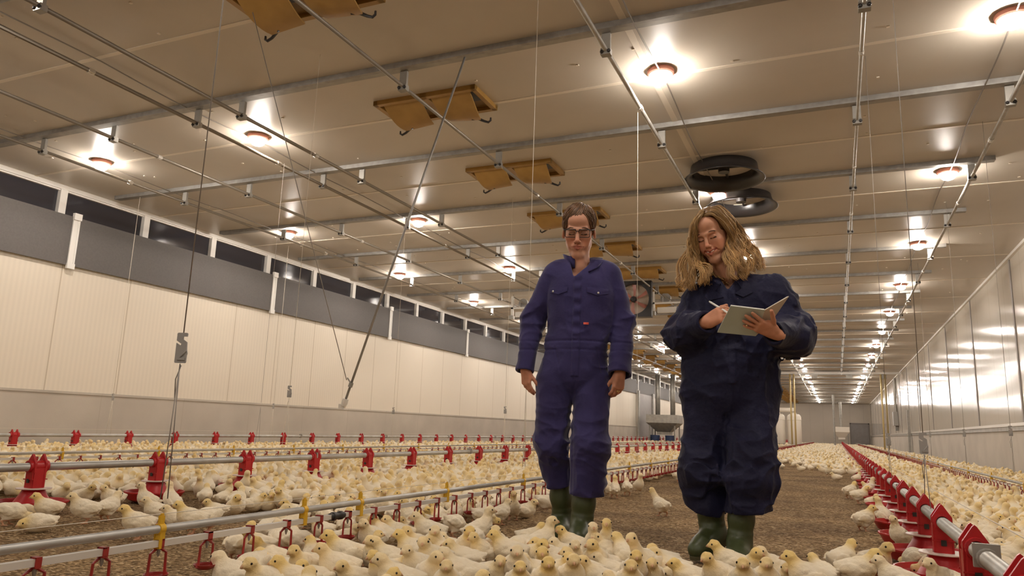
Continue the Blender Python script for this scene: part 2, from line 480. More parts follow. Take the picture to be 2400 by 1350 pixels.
SEAMS = [0.15 + 2.13 * k for k in range(-4, 38)]            # light joint strips across the ceiling
BEAMS = [5.42 + 2.17 * k for k in range(-6, 34)]
mb = MB(); mb.bb((XL - 0.2, Y0, ZC), (XR + 0.2, Y1, ZC + 0.12)); mb.mt(1)
for k in range(-6, 34):
    y = 6.48 + 2.17 * k
    mb.bb((XL, y - 0.022, ZC - 0.006), (XR, y + 0.022, ZC))
mb.bb((-1.50, Y0, ZC - 0.005), (-1.44, Y1, ZC))
for i in range(240):                                        # small screw caps
    x, y = rng.uniform(-9.5, 2.6), rng.uniform(3.2, 22)
    mb.bb((x - 0.012, y - 0.012, ZC - 0.008), (x + 0.012, y + 0.012, ZC))
struct('ceiling', mb, [M['ceil'], M['seam']])

# left wall: concrete plinth, cream panels, dark strip windows behind a grey curtain
mb = MB(); mb.bb((XL - 0.25, Y0, 0.83), (XL, Y1, 3.05)); struct('wall_left', mb, M['cream'])
mb = MB(); mb.bb((XL - 0.25, Y0, -0.1), (XL + 0.02, Y1, 0.83)); mb.bb((XL - 0.02, Y0, 0.83), (XL + 0.035, Y1, 0.865)); struct('baseboard_left', mb, M['concrete'])
mb = MB(); mb.bb((XL - 0.25, Y0, 3.845), (XL + 0.02, Y1, ZC)); mb.bb((XL - 0.25, Y0, 3.05), (XL, Y1, 3.2)); struct('trim_1', mb, M['mullion'])
WIN_W = 1.475
win0 = None; nwin = 0
for k in range(-2, 51):
    y = 6.94 + WIN_W * k
    nwin += 1
    if win0 is None:
        win0 = bpy.data.objects.new('window_1', None); COL.objects.link(win0); win0['kind'] = 'structure'
        q = MB(); q.bb((-0.12, -0.055, 3.2), (0.012, 0.055, 3.845)); q.bb((-0.12, 0.055, 3.2), (-0.01, WIN_W - 0.055, 3.225)); q.bb((-0.12, 0.055, 3.825), (-0.01, WIN_W - 0.055, 3.845))
        q.build('window_frame', M['mullion'], win0)
        q = MB(); q.bb((-0.075, 0.05, 3.22), (-0.06, WIN_W - 0.05, 3.83)); q.build('pane', M['dark_glass'], win0)
        win0.location = (XL, y, 0)
    else:
        c = copy_tree(win0); c.name = 'window_%d' % nwin; c.location = (XL, y, 0)

cur = thing('light_curtain', 'long grey curtain strip along the top of the left wall under the dark windows', 'curtain', (XL + 0.06, 0, 2.72))
q = MB(); q.bb((-0.012, Y0 + 0.2, 0.0), (0.012, Y1 - 0.2, 0.745)); q.build('curtain_sheet', M['curtain'], cur)
jb = None
for k in range(-1, 17):
    y = 7.15 + 4.36 * k
    if jb is None:
        q = MB(); q.bb((0.012, -0.055, -0.02), (0.03, -0.03, 0.78)); q.bb((0.012, 0.03, -0.02), (0.03, 0.055, 0.78)); q.bb((0.012, -0.03, -0.02), (0.02, 0.03, 0.78))
        q.bb((0.0, -0.06, 0.70), (0.05, 0.06, 0.80)); q.bb((0.0, -0.06, -0.05), (0.04, 0.06, 0.03))
        jb = q.build('joint_bracket', M['white'], cur); jb.location = (0, y, 0)
        jb['label'] = 'pale plastic joint bracket'
    else:
        c = jb.copy(); COL.objects.link(c); c.location = (0, y, 0)

# right wall
mb = MB(); mb.bb((XR, Y0, 0.8), (XR + 0.25, Y1, ZC)); mb.mt(1)
for k in range(-5, 15):
    y = 15.45 + 4.42 * k
    mb.bb((XR - 0.012, y - 0.05, 0.95), (XR, y + 0.05, ZC))
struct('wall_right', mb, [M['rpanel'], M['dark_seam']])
mb = MB(); mb.bb((XR - 0.03, Y0, -0.1), (XR + 0.25, Y1, 0.84)); struct('baseboard_right', mb, M['concrete'])
mb = MB(); mb.bb((XR - 0.075, Y0, 0.90), (XR, Y1, 0.955)); mb.mt(1); mb.bb((XR - 0.055, Y0, 0.82), (XR, Y1, 0.90)); struct('trim_2', mb, [M['ledge'], M['galv_dull']])
mb = MB(); mb.bb((XR - 0.05, Y0, ZC - 0.05), (XR, Y1, ZC)); struct('trim_3', mb, M['mullion'])
# back wall and the end behind the camera
mb = MB(); mb.bb((XL - 0.2, Y1, -0.1), (XR + 0.2, Y1 + 0.2, ZC)); struct('wall_back', mb, M['backpanel'])
mb = MB(); mb.bb((XL - 0.2, Y0 - 0.2, -0.1), (XR + 0.2, Y0, ZC)); struct('wall_front', mb, M['backpanel'])

# ceiling beams (galvanised channels), each carries the conduits on small hangers
bm0 = None
for k, y in enumerate(BEAMS):
    if bm0 is None:
        q = MB(); q.bb((-10.2, -0.045, -0.055), (1.85, -0.005, 0)); q.mt(1); q.bb((-10.2, -0.005, -0.052), (1.85, 0.06, -0.0))
        bm0 = struct('trim_4', q, [M['galv'], M['galv_dull']]); bm0.location = (0, y, ZC)
    else:
        c = bm0.copy(); COL.objects.link(c); c.name = 'trim_%d' % (4 + k); c.location = (0, y, ZC)

# doors
dr = bpy.data.objects.new('door_1', None); COL.objects.link(dr); dr['kind'] = 'structure'; dr.location = (XL + 0.02, 43.6, 0)
q = MB(); q.bb((0, -1.5, 0), (0.06, 1.9, 2.75)); q.build('door_panel', M['door'], dr)
q = MB(); q.bb((0.06, -1.75, 0), (0.14, -1.5, 2.9)); q.bb((0.06, 1.9, 0), (0.14, 2.3, 2.9)); q.build('door_frame', M['galv_dull'], dr)
dr = bpy.data.objects.new('door_2', None); COL.objects.link(dr); dr['kind'] = 'structure'; dr.location = (2.0, Y1 - 0.02, 0)
q = MB(); q.bb((-0.75, -0.06, 0), (0.75, 0, 2.0)); q.build('door_panel', M['door'], dr)
q = MB(); q.bb((-0.85, -0.1, 0), (-0.75, 0, 2.1)); q.bb((0.75, -0.1, 0), (0.85, 0, 2.1)); q.bb((-0.85, -0.1, 2.0), (0.85, 0, 2.1)); q.build('door_frame', M['dark_seam'], dr)

ORD = ['first', 'second', 'third', 'fourth', 'fifth', 'sixth', 'seventh', 'eighth', 'ninth', 'tenth', 'eleventh', 'twelfth', 'thirteenth', 'fourteenth', 'fifteenth', 'sixteenth', 'seventeenth', 'eighteenth', 'nineteenth', 'twentieth']

# ------------------------------------------------------------------ ceiling lamps
def make_lamp():
    t = thing('ceiling_lamp', None, 'lamp')
    q = MB(); q.lathe([(0.001, 0), (0.120, 0), (0.126, -0.010), (0.122, -0.038), (0.108, -0.050), (0.087, -0.050), (0.001, -0.046)], n=28); q.build('lamp_base', M['lampbase'], t, smooth=False, auto=0.7)
    q = MB(); q.lathe([(0.080, -0.047), (0.086, -0.064), (0.082, -0.090), (0.065, -0.110), (0.036, -0.122), (0.001, -0.126)], n=14); q.build('lamp_dome', M['lamp'], t, smooth=True)
    return t
LAMP_ROWS = [(-8.95, 'row by the dark windows'), (-6.23, 'row left of the brown vents'), (-1.37, 'row through the black funnels'), (1.41, 'row nearest the right wall')]
lamp0 = make_lamp(); first = True
LAMP_Y = [6.36 + 3.76 * k for k in range(-3, 19)]
for rx, rn in LAMP_ROWS:
    for k, y in enumerate(LAMP_Y):
        o = lamp0 if first else copy_tree(lamp0)
        first = False
        o.location = (rx, y, ZC)
        kk = k - 3
        if 0 <= kk < 9:
            o['label'] = 'lit round ceiling lamp, %s from the front in the %s' % (ORD[kk], rn)
        elif kk < 0:
            o['label'] = 'lit round ceiling lamp above the front end, outside the picture'
        else:
            o['label'] = 'tiny distant lit ceiling lamp in the %s' % rn
        o['group'] = 'ceiling lamps in the ' + rn if kk >= 0 else 'ceiling lamps over the front end'

# ------------------------------------------------------------------ conduits along the ceiling, hung from the beams
def conduit(name, label, cat, x, z, r, y0, y1, m, hanger=True, joint=None, cord=False):
    t = thing(name, label, cat, (x, 0, z))
    q = MB()
    if cord:
        pts = []; y = y0
        while y <= y1: pts.append((0.012 * math.sin(y * 2.1), y, -0.01 - 0.02 * abs(math.sin(y * 1.45)))); y += 0.27
        q.tube(pts, r, 5)
    else: q.tube([(0, y0, 0), (0, y1, 0)], r, 10)
    q.build('cable' if cord else 'tube', m, t, smooth=True)
    if hanger:
        h0 = None
        for y in BEAMS:
            if y < y0 + 0.3 or y > min(y1, 46): continue
            if h0 is None:
                q = MB(); q.bb((-0.038, -0.015, 0.0), (0.038, 0.015, ZC - 0.06 - z)); q.bb((-0.042, -0.03, -0.045), (0.042, 0.03, 0.012)); q.mt(1); q.sphere((-0.03, -0.03, -0.02), 0.017, 8, 6); q.sphere((0.03, -0.03, -0.02), 0.017, 8, 6)
                h0 = q.build('hanger', [M['galv_dull'], M['black']], t); h0.location = (0, y + 0.045, 0)
            else:
                c = h0.copy(); COL.objects.link(c); c.location = (0, y + 0.045, 0)
    if joint:
        j0 = None
        for y in joint:
            if j0 is None:
                q = MB(); q.tube([(0, -0.03, 0), (0, 0.03, 0)], r * 1.35, 10); q.bb((-0.014, -0.010, -0.028), (0.014, 0.010, 0.024))
                j0 = q.build('clamp', M['ledge'], t); j0.location = (0, y, 0)
            else:
                c = j0.copy(); COL.objects.link(c); c.location = (0, y, 0)
    return t
ZP = 3.70
conduit('winch_tube', 'thin metal tube along the ceiling, nearly vertical in the picture right of the black funnels', 'pipe', 0.32, ZP, 0.016, -7, 40, M['pipe'], joint=[6.2, 9.0, 11.0, 14.2, 17, 21])
conduit('winch_tube', 'metal tube along the ceiling close to the right wall', 'pipe', 1.61, ZP, 0.020, -7, 72, M['pipe'], joint=[8.6, 10.9, 15.3, 19])
conduit('winch_tube', 'metal tube along the ceiling running behind the black ventilation funnels', 'pipe', -1.635, ZP, 0.021, -7, 60, M['pipe'], joint=[6.65, 10.8])
conduit('winch_tube', 'metal tube along the ceiling crossing under the brown vents', 'pipe', -3.62, ZP, 0.018, -7, 60, M['pipe_dull'], joint=[8.9, 13.2])
conduit('winch_tube', 'dull tube on the ceiling right of the second lamp row', 'pipe', -5.61, ZP, 0.020, -7, 60, M['pipe_dull'], joint=[6.69, 9.8])
conduit('winch_tube', 'tube on the ceiling left of the second lamp row', 'pipe', -6.24, ZP, 0.020, -7, 60, M['pipe_dull'], joint=[4.2, 6.76, 11.1])
conduit('winch_tube', 'dull tube on the ceiling midway between the two left lamp rows', 'pipe', -7.54, ZP, 0.020, -7, 60, M['pipe_dull'], joint=[6.1, 10.4])
conduit('winch_tube', 'metal tube on the ceiling under the leftmost lamp row', 'pipe', -8.78, ZP, 0.018, -7, 60, M['pipe_dull'], joint=[6.7, 11])
for rx, nm in ((-9.0, 'leftmost'), (-6.32, 'second left'), (-1.37, 'right-centre'), (1.41, 'far right')):
    conduit('lamp_cable', 'dark power cable linking the lamps of the %s row' % nm, 'cable', rx, ZC - 0.02, 0.007, -7, 74, M['wire'], hanger=False, cord=True)

# ------------------------------------------------------------------ brown ceiling vents with two flaps and hook levers
def make_vent(label, x, y):
    t = thing('ceiling_vent', label, 'vent', (x, y, ZC))
    q = MB()
    W, D = 0.60, 0.27
    for a, b in (((-W, -D), (W, -D + 0.05)), ((-W, D - 0.05), (W, D)), ((-W, -D), (-W + 0.05, D)), ((W - 0.05, -D), (W, D)), ((-0.04, -D), (0.04, D))):
        q.bb((a[0], a[1], -0.05), (b[0], b[1], 0.0))
    q.mt(1); q.bb((-W + 0.05, -D + 0.05, -0.008), (W - 0.05, D - 0.05, -0.004)); q.mt(2); q.bb((W - 0.17, -D + 0.07, -0.012), (W - 0.06, 0.06, -0.008)); q.bb((-0.16, -D + 0.07, -0.012), (-0.05, 0.06, -0.008))  # black plates stand in for the dark gaps beside the flaps
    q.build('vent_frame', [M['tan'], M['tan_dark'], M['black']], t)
    for sx in (-1, 1):
        f = MB(); n = 9; V = []; Fc = []
        for i in range(n):
            s = i / (n - 1)
            yy = -D + 0.06 + s * (2 * D - 0.10 - 0.05 * abs(sx)) ; zz = -0.035 - 0.115 * math.sin(s * 1.9)
            for side in (-1, 1):
                for dz in (0, 0.014):
                    xx = sx * 0.285 + side * (0.225 - 0.055 * s * s)
                    V.append((xx, yy, zz + dz - 0.03 * s * (0.5 + 0.5 * side * sx)))
        for i in range(n - 1):
            a = i * 4; b = a + 4
            Fc += [(a, a + 2, b + 2, b), (a + 1, b + 1, b + 3, a + 3), (a, b, b + 1, a + 1), (a + 2, a + 3, b + 3, b + 2)]
        Fc += [(0, 1, 3, 2), ((n - 1) * 4, (n - 1) * 4 + 2, (n - 1) * 4 + 3, (n - 1) * 4 + 1)]
        f._add(V, Fc); fl = f.build('flap', M['tan'], t, smooth=False, auto=0.9)
        h = MB()
        h.tube([(sx * 0.36, D - 0.12, -0.160), (sx * 0.42, D - 0.08, -0.150), (sx * 0.48, D - 0.06, -0.178), (sx * 0.53, D - 0.06, -0.198), (sx * 0.555, D - 0.06, -0.180), (sx * 0.555, D - 0.06, -0.150)], [0.014, 0.016, 0.013, 0.012, 0.011, 0.009], 7)
        h.build('hook_lever', M['black'], fl)
    return t
VENT_Y = [4.15 + 2.14 * k for k in range(34)]
v0 = None
for k, y in enumerate(VENT_Y):
    if v0 is None: v0 = make_vent(None, -3.75, y); o = v0
    else: o = copy_tree(v0); o.location = (-3.75, y, ZC)
    if k == 0: o['label'] = 'brown ceiling vent cut off by the top edge of the picture'
    elif k < 6: o['label'] = 'brown two-flap ceiling vent, %s below the one at the top edge' % ORD[k - 1]
    else: o['label'] = 'distant brown ceiling vent in the row beyond the hanging fan'
    o['group'] = 'brown ceiling vents'
for k in range(23):  # vent copies stand in for a tan slatted band of uncertain kind
    o = copy_tree(v0); o.location = (-7.75, 28.0 + 2.14 * k, ZC); o['label'] = 'distant brown vent standing in for the tan slatted band between the two people'; o['group'] = 'brown stand-in vents of the far left row'

# ------------------------------------------------------------------ black bell-mouth exhaust funnels
def funnel(label, x, y, z):
    t = thing('ventilation_funnel', label, 'ventilation funnel', (x, y, ZC))
    d = ZC - z
    q = MB(); q.lathe([(0.40, 0.05), (0.41, -0.02), (0.42, -d + 0.09), (0.44, -d + 0.045), (0.475, -d + 0.012), (0.495, -d), (0.50, -d - 0.008), (0.49, -d - 0.014), (0.45, -d + 0.0), (0.41, -d + 0.03), (0.385, -d + 0.08), (0.375, -d + 0.16), (0.37, 0.05)], n=48)
    q.build('bell_mouth', M['blackbell'], t, smooth=True)
    q = MB(); q.lathe([(0.001, 0.045), (0.375, 0.045), (0.375, 0.03), (0.001, 0.03)], n=32); q.bb((-0.37, -0.012, -0.03), (0.37, 0.012, -0.01)); q.bb((-0.012, -0.37, -0.03), (0.012, 0.37, -0.01))
    q.lathe([(0.001, -0.08), (0.07, -0.08), (0.07, -0.0), (0.001, 0.0)], n=16)
    q.build('damper', M['black'], t)
    return t
funnel('nearer black bell-mouth ventilation funnel under the ceiling above the woman', -1.17, 9.13, 3.74)
funnel('farther black ventilation funnel just behind the nearer one', -1.11, 10.45, 3.76)

# ------------------------------------------------------------------ hanging circulation fan
t = thing('circulation_fan', 'square black circulation fan with pinkish blades hanging behind the two people', 'fan', (-3.98, 15.6, 3.43), math.radians(4))
q = MB(); h = 0.40
q.bb((-h, -0.06, -h), (h, 0.14, -h + 0.03)); q.bb((-h, -0.06, h - 0.03), (h, 0.14, h)); q.bb((-h, -0.06, -h), (-h + 0.03, 0.14, h)); q.bb((h - 0.03, -0.06, -h), (h, 0.14, h))
prof = []
n = 36
Vr = []; Fr = []
for k in range(n):
    a = 2 * PI * k / n + PI / 4; c_, s_ = math.cos(a), math.sin(a); mx_ = max(abs(c_), abs(s_)); sq = (h - 0.01) / mx_
    Vr += [(0.345 * c_, -0.05, 0.345 * s_), (sq * c_, -0.05, sq * s_), (0.345 * c_, 0.10, 0.345 * s_)]
for k in range(n):
    a = k * 3; b = ((k + 1) % n) * 3
    Fr += [(a, a + 1, b + 1, b), (a, b, b + 2, a + 2)]
q._add(Vr, Fr); q.build('housing', M['black'], t)
q = MB(); q.lathe([(0.001, 0), (0.345, 0), (0.345, 0.012), (0.001, 0.012)], (0, 0.115, 0), 36, (0, 1, 0)); q.build('back_grille', mat('fan_back_cream', (0.62, 0.50, 0.40), 0.5), t)
bm = mat('fan_blade_pink', (0.42, 0.17, 0.13), 0.45)
for k in range(6):
    a = 2 * PI * k / 6 + 0.35
    R = Matrix.Rotation(-a, 3, 'Y')
    V = []; Fc = []
    for i in range(6):
        s = i / 5; r = 0.06 + 0.265 * s; wv = 0.020 + 0.030 * s
        for e in (-1, 1):
            V.append(R @ Vector((r, 0.02 + e * 0.022, e * wv + 0.05 * s * s))); V.append(R @ Vector((r, 0.026 + e * 0.022, e * wv + 0.05 * s * s)))
    for i in range(5):
        a0 = i * 4; b0 = a0 + 4
        Fc += [(a0, a0 + 2, b0 + 2, b0), (a0 + 1, b0 + 1, b0 + 3, a0 + 3), (a0, b0, b0 + 1, a0 + 1), (a0 + 2, a0 + 3, b0 + 3, b0 + 2)]
    Fc += [(0, 1, 3, 2), (20, 22, 23, 21)]
    q = MB(); q._add(V, Fc); q.build('blade', bm, t)
q = MB(); q.lathe([(0.001, -0.05), (0.05, -0.045), (0.07, 0.0), (0.07, 0.09), (0.001, 0.09)], (0, 0, 0), 20, (0, 1, 0)); q.build('hub', M['black'], t)
q = MB(); q.tube([(-0.3, 0.05, h), (-0.3, 0.05, ZC - 3.43)], 0.005, 6); q.tube([(0.3, 0.05, h), (0.3, 0.05, ZC - 3.43)], 0.005, 6); q.build('suspension_rod', M['wire'], t)

# ------------------------------------------------------------------ white gantry crossing under the ceiling
def gantry_end(label, x, y, s):
    t = thing('winch_gantry', label, 'winch frame', (x, y, 3.36))
    q = MB(); q.bb((0, -0.03, 0.17), (s * 1.15, 0.03, 0.21)); q.bb((0, -0.03, 0.0), (s * 0.06, 0.03, 0.50)); q.bb((s * 0.12, -0.02, -0.04), (s * 1.15, 0.04, 0.09)); q.build('white_rail', M['white'], t)
    q = MB(); q.tube([(s * 0.03, 0, 0.5), (s * 0.5, 0, 0.22)], 0.015, 6); q.tube([(s * 0.25, 0, 0.40), (s * 0.25, 0, 0.20)], 0.012, 6); q.tube([(s * 0.1, 0.02, 0.02), (s * 0.7, 0.02, 0.18)], 0.02, 6); q.bb((-0.05, -0.06, -0.09), (0.07, 0.07, 0.0)); q.build('strut', M['galv_dull'], t)
    q = MB(); q.lathe([(0.001, -0.05), (0.12, -0.05), (0.12, 0.05), (0.001, 0.05)], (s * 0.30, 0.1, 0.32), 20, (0, 1, 0)); q.build('winch_drum', M['greybox'], t)
    q = MB(); q.tube([(s * 0.05, 0, 0.5), (s * 0.05, 0, ZC - 3.36)], 0.008, 6); q.tube([(s * 1.0, 0, 0.2), (s * 1.0, 0, ZC - 3.36)], 0.008, 6); q.build('suspension_rod', M['wire'], t)
gantry_end('white winch frame under the ceiling beside the man, left end of the pair', -7.49, 16.9, 1)
gantry_end('white winch frame under the ceiling between the two people', -3.86, 16.9, 1)
t = thing('cross_rail', 'long white rail hung across the right side of the barn high above the far flock', 'rail', (0, 40, 3.72))
q = MB(); q.bb((-3.4, -0.05, 0), (2.95, 0.05, 0.10)); q.build('rail_beam', M['white'], t)
for x in (-0.9, 0.7, 2.2):
    q = MB(); q.bb((x - 0.03, -0.06, 0.1), (x + 0.03, 0.06, ZC - 3.72)); q.bb((x - 0.16, -0.1, -0.22), (x + 0.12, 0.1, -0.02)); q.build('pulley_block', M['galv_dull'], t)
for i, (x, lb) in enumerate(((-1.98, 'pale yellow drop tubes hanging below the cross rail, left of the grey pole'), (2.15, 'pale yellow drop tubes hanging below the cross rail near the right wall'))):
    t = thing('drop_tube', lb, 'pipe', (x, 39.85, 0))
    for dx in (-0.09, 0.09):
        q = MB(); q.tube([(dx, 0, 0.12), (dx, 0, 3.71)], 0.04, 8); q.build('tube', M['yellowpipe'], t, smooth=True)
q = MB(); q.tube([(0, 0, 0), (0, 0, ZC)], 0.075, 10); q.bb((-0.16, -0.16, 0), (0.16, 0.16, 0.1)); tag(q.build('support_pole', M['galv_dull'], loc=(-0.17, 62, 0)), 'grey support pole standing in the far flock near the back wall', 'pole')

# ------------------------------------------------------------------ feeders
def feeder_meshes(lod):
    n = 28 if lod == 0 else (14 if lod == 1 else 8)
    pan = MB(); pan.lathe([(0.001, 0.006), (0.13, 0.004), (0.155, 0.015), (0.175, 0.045), (0.182, 0.060), (0.188, 0.060), (0.188, 0.052), (0.180, 0.044), (0.160, 0.008), (0.135, -0.004), (0.001, -0.004)], n=n)
    if lod == 0:
        for rr, zz in ((0.165, 0.03),):
            pan.lathe([(rr - 0.012, zz), (rr + 0.004, zz + 0.008), (rr + 0.004, zz - 0.002), (rr - 0.01, zz - 0.006)], n=n, closed=True)
    cone = MB(); cone.lathe([(0.125, 0.006), (0.098, 0.045), (0.068, 0.095), (0.058, 0.118), (0.001, 0.118)], n=n)
    ring = MB(); ring.lathe([(0.04, 0.123), (0.090, 0.123), (0.0915, 0.126), (0.090, 0.129), (0.04, 0.129)], n=n, closed=True)
    tube = MB()
    if lod == 0:
        pr_ = [(-0.035, -0.026), (-0.027, -0.040), (0.027, -0.040), (0.035, -0.026), (0.035, 0.026), (0.027, 0.040), (-0.027, 0.040), (-0.035, 0.026)]
        Mz = Matrix.Translation((0, 0, 0.172)); tube.prism(pr_, 0.135, Mz)
        for s in (-1, 1):
            tube.bb((-0.0365, s * 0.030 - 0.005, 0.130), (0.0365, s * 0.030 + 0.005, 0.235)); tube.bb((-0.04, s * 0.042 - 0.003, 0.175), (0.04, s * 0.042 + 0.003, 0.18))
        tube.mt(1); tube.bb((-0.010, -0.0455, 0.158), (0.010, -0.040, 0.180)); tube.bb((-0.012, 0.040, 0.14), (0.012, 0.0455, 0.17))
        tube.mt(0)
    else: tube.bb((-0.038, -0.040, 0.12), (0.038, 0.040, 0.24))
    cap = MB()
    for s in ((-1, 1) if lod < 2 else (0,)):
        Mx = Matrix.Translation((0, s * 0.032, 0)) @ Matrix.Rotation(PI / 2, 4, 'X')
        cap.prism([(-0.036, 0.215), (0.036, 0.215), (0.036, 0.268), (0.006, 0.314), (0.0, 0.319), (-0.006, 0.314), (-0.036, 0.268)], 0.012 if lod < 2 else 0.06, Mx)
    if lod == 0:
        cap.lathe([(0.0235, -0.056), (0.033, -0.056), (0.033, 0.056), (0.0235, 0.056)], (0, 0, 0.25), 20, (0, 1, 0), closed=True)
    if lod < 2: cap.bb((-0.03, -0.034, 0.23), (0.03, 0.034, 0.262))
    return pan, cone, ring, tube, cap
M['ring'] = mat('pale_ring', (0.72, 0.60, 0.52), 0.45)
FM = {}
for lod in (0, 1):
    pan, cone, ring, tube, cap = feeder_meshes(lod)
    FM[lod] = [('pan', pan.mesh('pan', M['red'], auto=0.6)), ('pan_cone', cone.mesh('pan_cone', M['red'], auto=0.8)), ('adjusting_ring', ring.mesh('adjusting_ring', M['ring'], auto=0.6)),
               ('drop_tube', tube.mesh('drop_tube', [M['red'], M['black']])), ('cap', cap.mesh('cap', M['red']))]
far_q = MB()
pan, cone, ring, tube, cap = feeder_meshes(2)
for z_, mi in ((pan, 0), (cone, 0), (ring, 1), (tube, 0), (cap, 0)):
    far_q.mt(mi); far_q._add(z_.V, z_.F)
FAR_FEEDER = far_q.mesh('pan_feeder', [M['red'], M['ring']])

def feeder_line(x, ys, cat_lbl, far_from, pipe_label, y0, zoff=0.0):
    q = MB(); q.tube([(0, y0, 0.25 + zoff), (0, 76, 0.25 + zoff)], 0.0235, 14)
    t = thing('feed_pipe', pipe_label, 'pipe', (x, 0, 0))
    q.build('tube', M['pipe'], t, smooth=True)
    j0 = None
    for k in range(18):
        y = y0 + 1.55 + 3.05 * k
        if j0 is None:
            q = MB(); q.tube([(0, -0.03, 0.25 + zoff), (0, 0.03, 0.25 + zoff)], 0.029, 14); q.bb((-0.034, -0.008, 0.225 + zoff), (0.034, 0.008, 0.29 + zoff)); j0 = q.build('coupling', M['galv_dull'], t); j0.location = (0, y, 0)
        else:
            c = j0.copy(); COL.objects.link(c); c.location = (0, y, 0)
    q = MB(); q.tube([(0.055, y0, 0.335 + zoff), (0.055, 60, 0.335 + zoff)], 0.0018, 5); q.build('anti_roost_wire', M['rope'], t)
    out = []
    for i, y in enumerate(ys):
        g = 'red pan feeders on the ' + cat_lbl
        if i < len(ORD) and i < far_from:
            lb = 'red pan feeder, %s from the front on the %s' % (ORD[i], cat_lbl)
        else: lb = 'small distant red pan feeder far down the ' + cat_lbl
        if i < far_from:
            o = thing('pan_feeder', lb, 'feeder', (x, y, zoff + 0.004), rng.uniform(-0.06, 0.06), g)
            for nm, me in FM[0 if i < 10 else 1]: link(nm, me, o)
        else:
            o = link('pan_feeder', FAR_FEEDER, None, (x, y, zoff + 0.004)); tag(o, lb, 'feeder', g)
        out.append(o)
    return out
R_Y = [1.40, 2.08, 2.77, 3.56, 4.18, 4.80, 5.48, 6.18] + [6.87 + 0.74 * k for k in range(92)]
L_Y = [2.06, 2.90, 3.74, 4.57, 5.40] + [6.23 + 0.83 * k for k in range(83)]
FARL_Y = [5.35] + [6.25 + 0.85 * k for k in range(80)]
feeder_line(0.375, R_Y, 'feed line right of the path', 14, 'round feed pipe carrying the red feeders right of the path', 1.0)
feeder_line(-4.25, L_Y, 'middle feed line on the left', 14, 'round feed pipe carrying the red feeders in the middle of the left flock', 0.8)
feeder_line(-9.7, FARL_Y, 'feed line along the left wall', 16, 'round feed pipe running along the foot of the left wall', 4.2)

# ------------------------------------------------------------------ nipple drinker lines
def cup_parts(lod):
    q = MB()
    fr = MB()
    fr.bb((-0.014, -0.013, -0.016), (0.014, 0.013, 0.016)) if lod else None
    if lod == 0:
        for s in (-1, 1): fr.bb((s * 0.0120 - 0.0022, -0.008, -0.012), (s * 0.0120 + 0.0022, 0.008, 0.014))
        fr.bb((-0.0142, -0.008, 0.0095), (0.0142, 0.008, 0.014)); fr.bb((-0.0142, -0.007, -0.015), (0.0142, 0.007, -0.0095))
        for s in (-1, 1):
            fr.tube([(s * 0.004, 0, -0.012), (s * 0.004, s * 0.014, -0.022), (0, s * 0.027, -0.029), (0, s * 0.029, -0.080), (0, s * 0.032, -0.098)], [0.0045, 0.0045, 0.0042, 0.0045, 0.007], 6)
        tr = MB(); tr.lathe([(0.001, -0.106), (0.022, -0.106), (0.034, -0.097), (0.037, -0.090), (0.0345, -0.090), (0.030, -0.097), (0.020, -0.101), (0.001, -0.101)], n=18)
        ni = MB(); ni.tube([(0, 0, -0.015), (0, 0, -0.028), (0, 0, -0.040)], [0.0055, 0.0055, 0.002], 8)
        return fr, tr, ni
    for s in (-1, 1): fr.bb((-0.004, s * 0.029 - 0.004, -0.100), (0.004, s * 0.029 + 0.004, -0.02))
    fr.bb((-0.006, -0.029, -0.026), (0.006, 0.029, -0.018))
    fr.lathe([(0.001, -0.106), (0.024, -0.106), (0.036, -0.092), (0.001, -0.098)], n=8)
    return fr
fr, tr, ni = cup_parts(0)
CUP = (fr.mesh('drinker_cup', M['redcup']), tr.mesh('cup_tray', M['redcup'], auto=0.7), ni.mesh('nipple', M['galv'], auto=0.8))
cl = cup_parts(1)

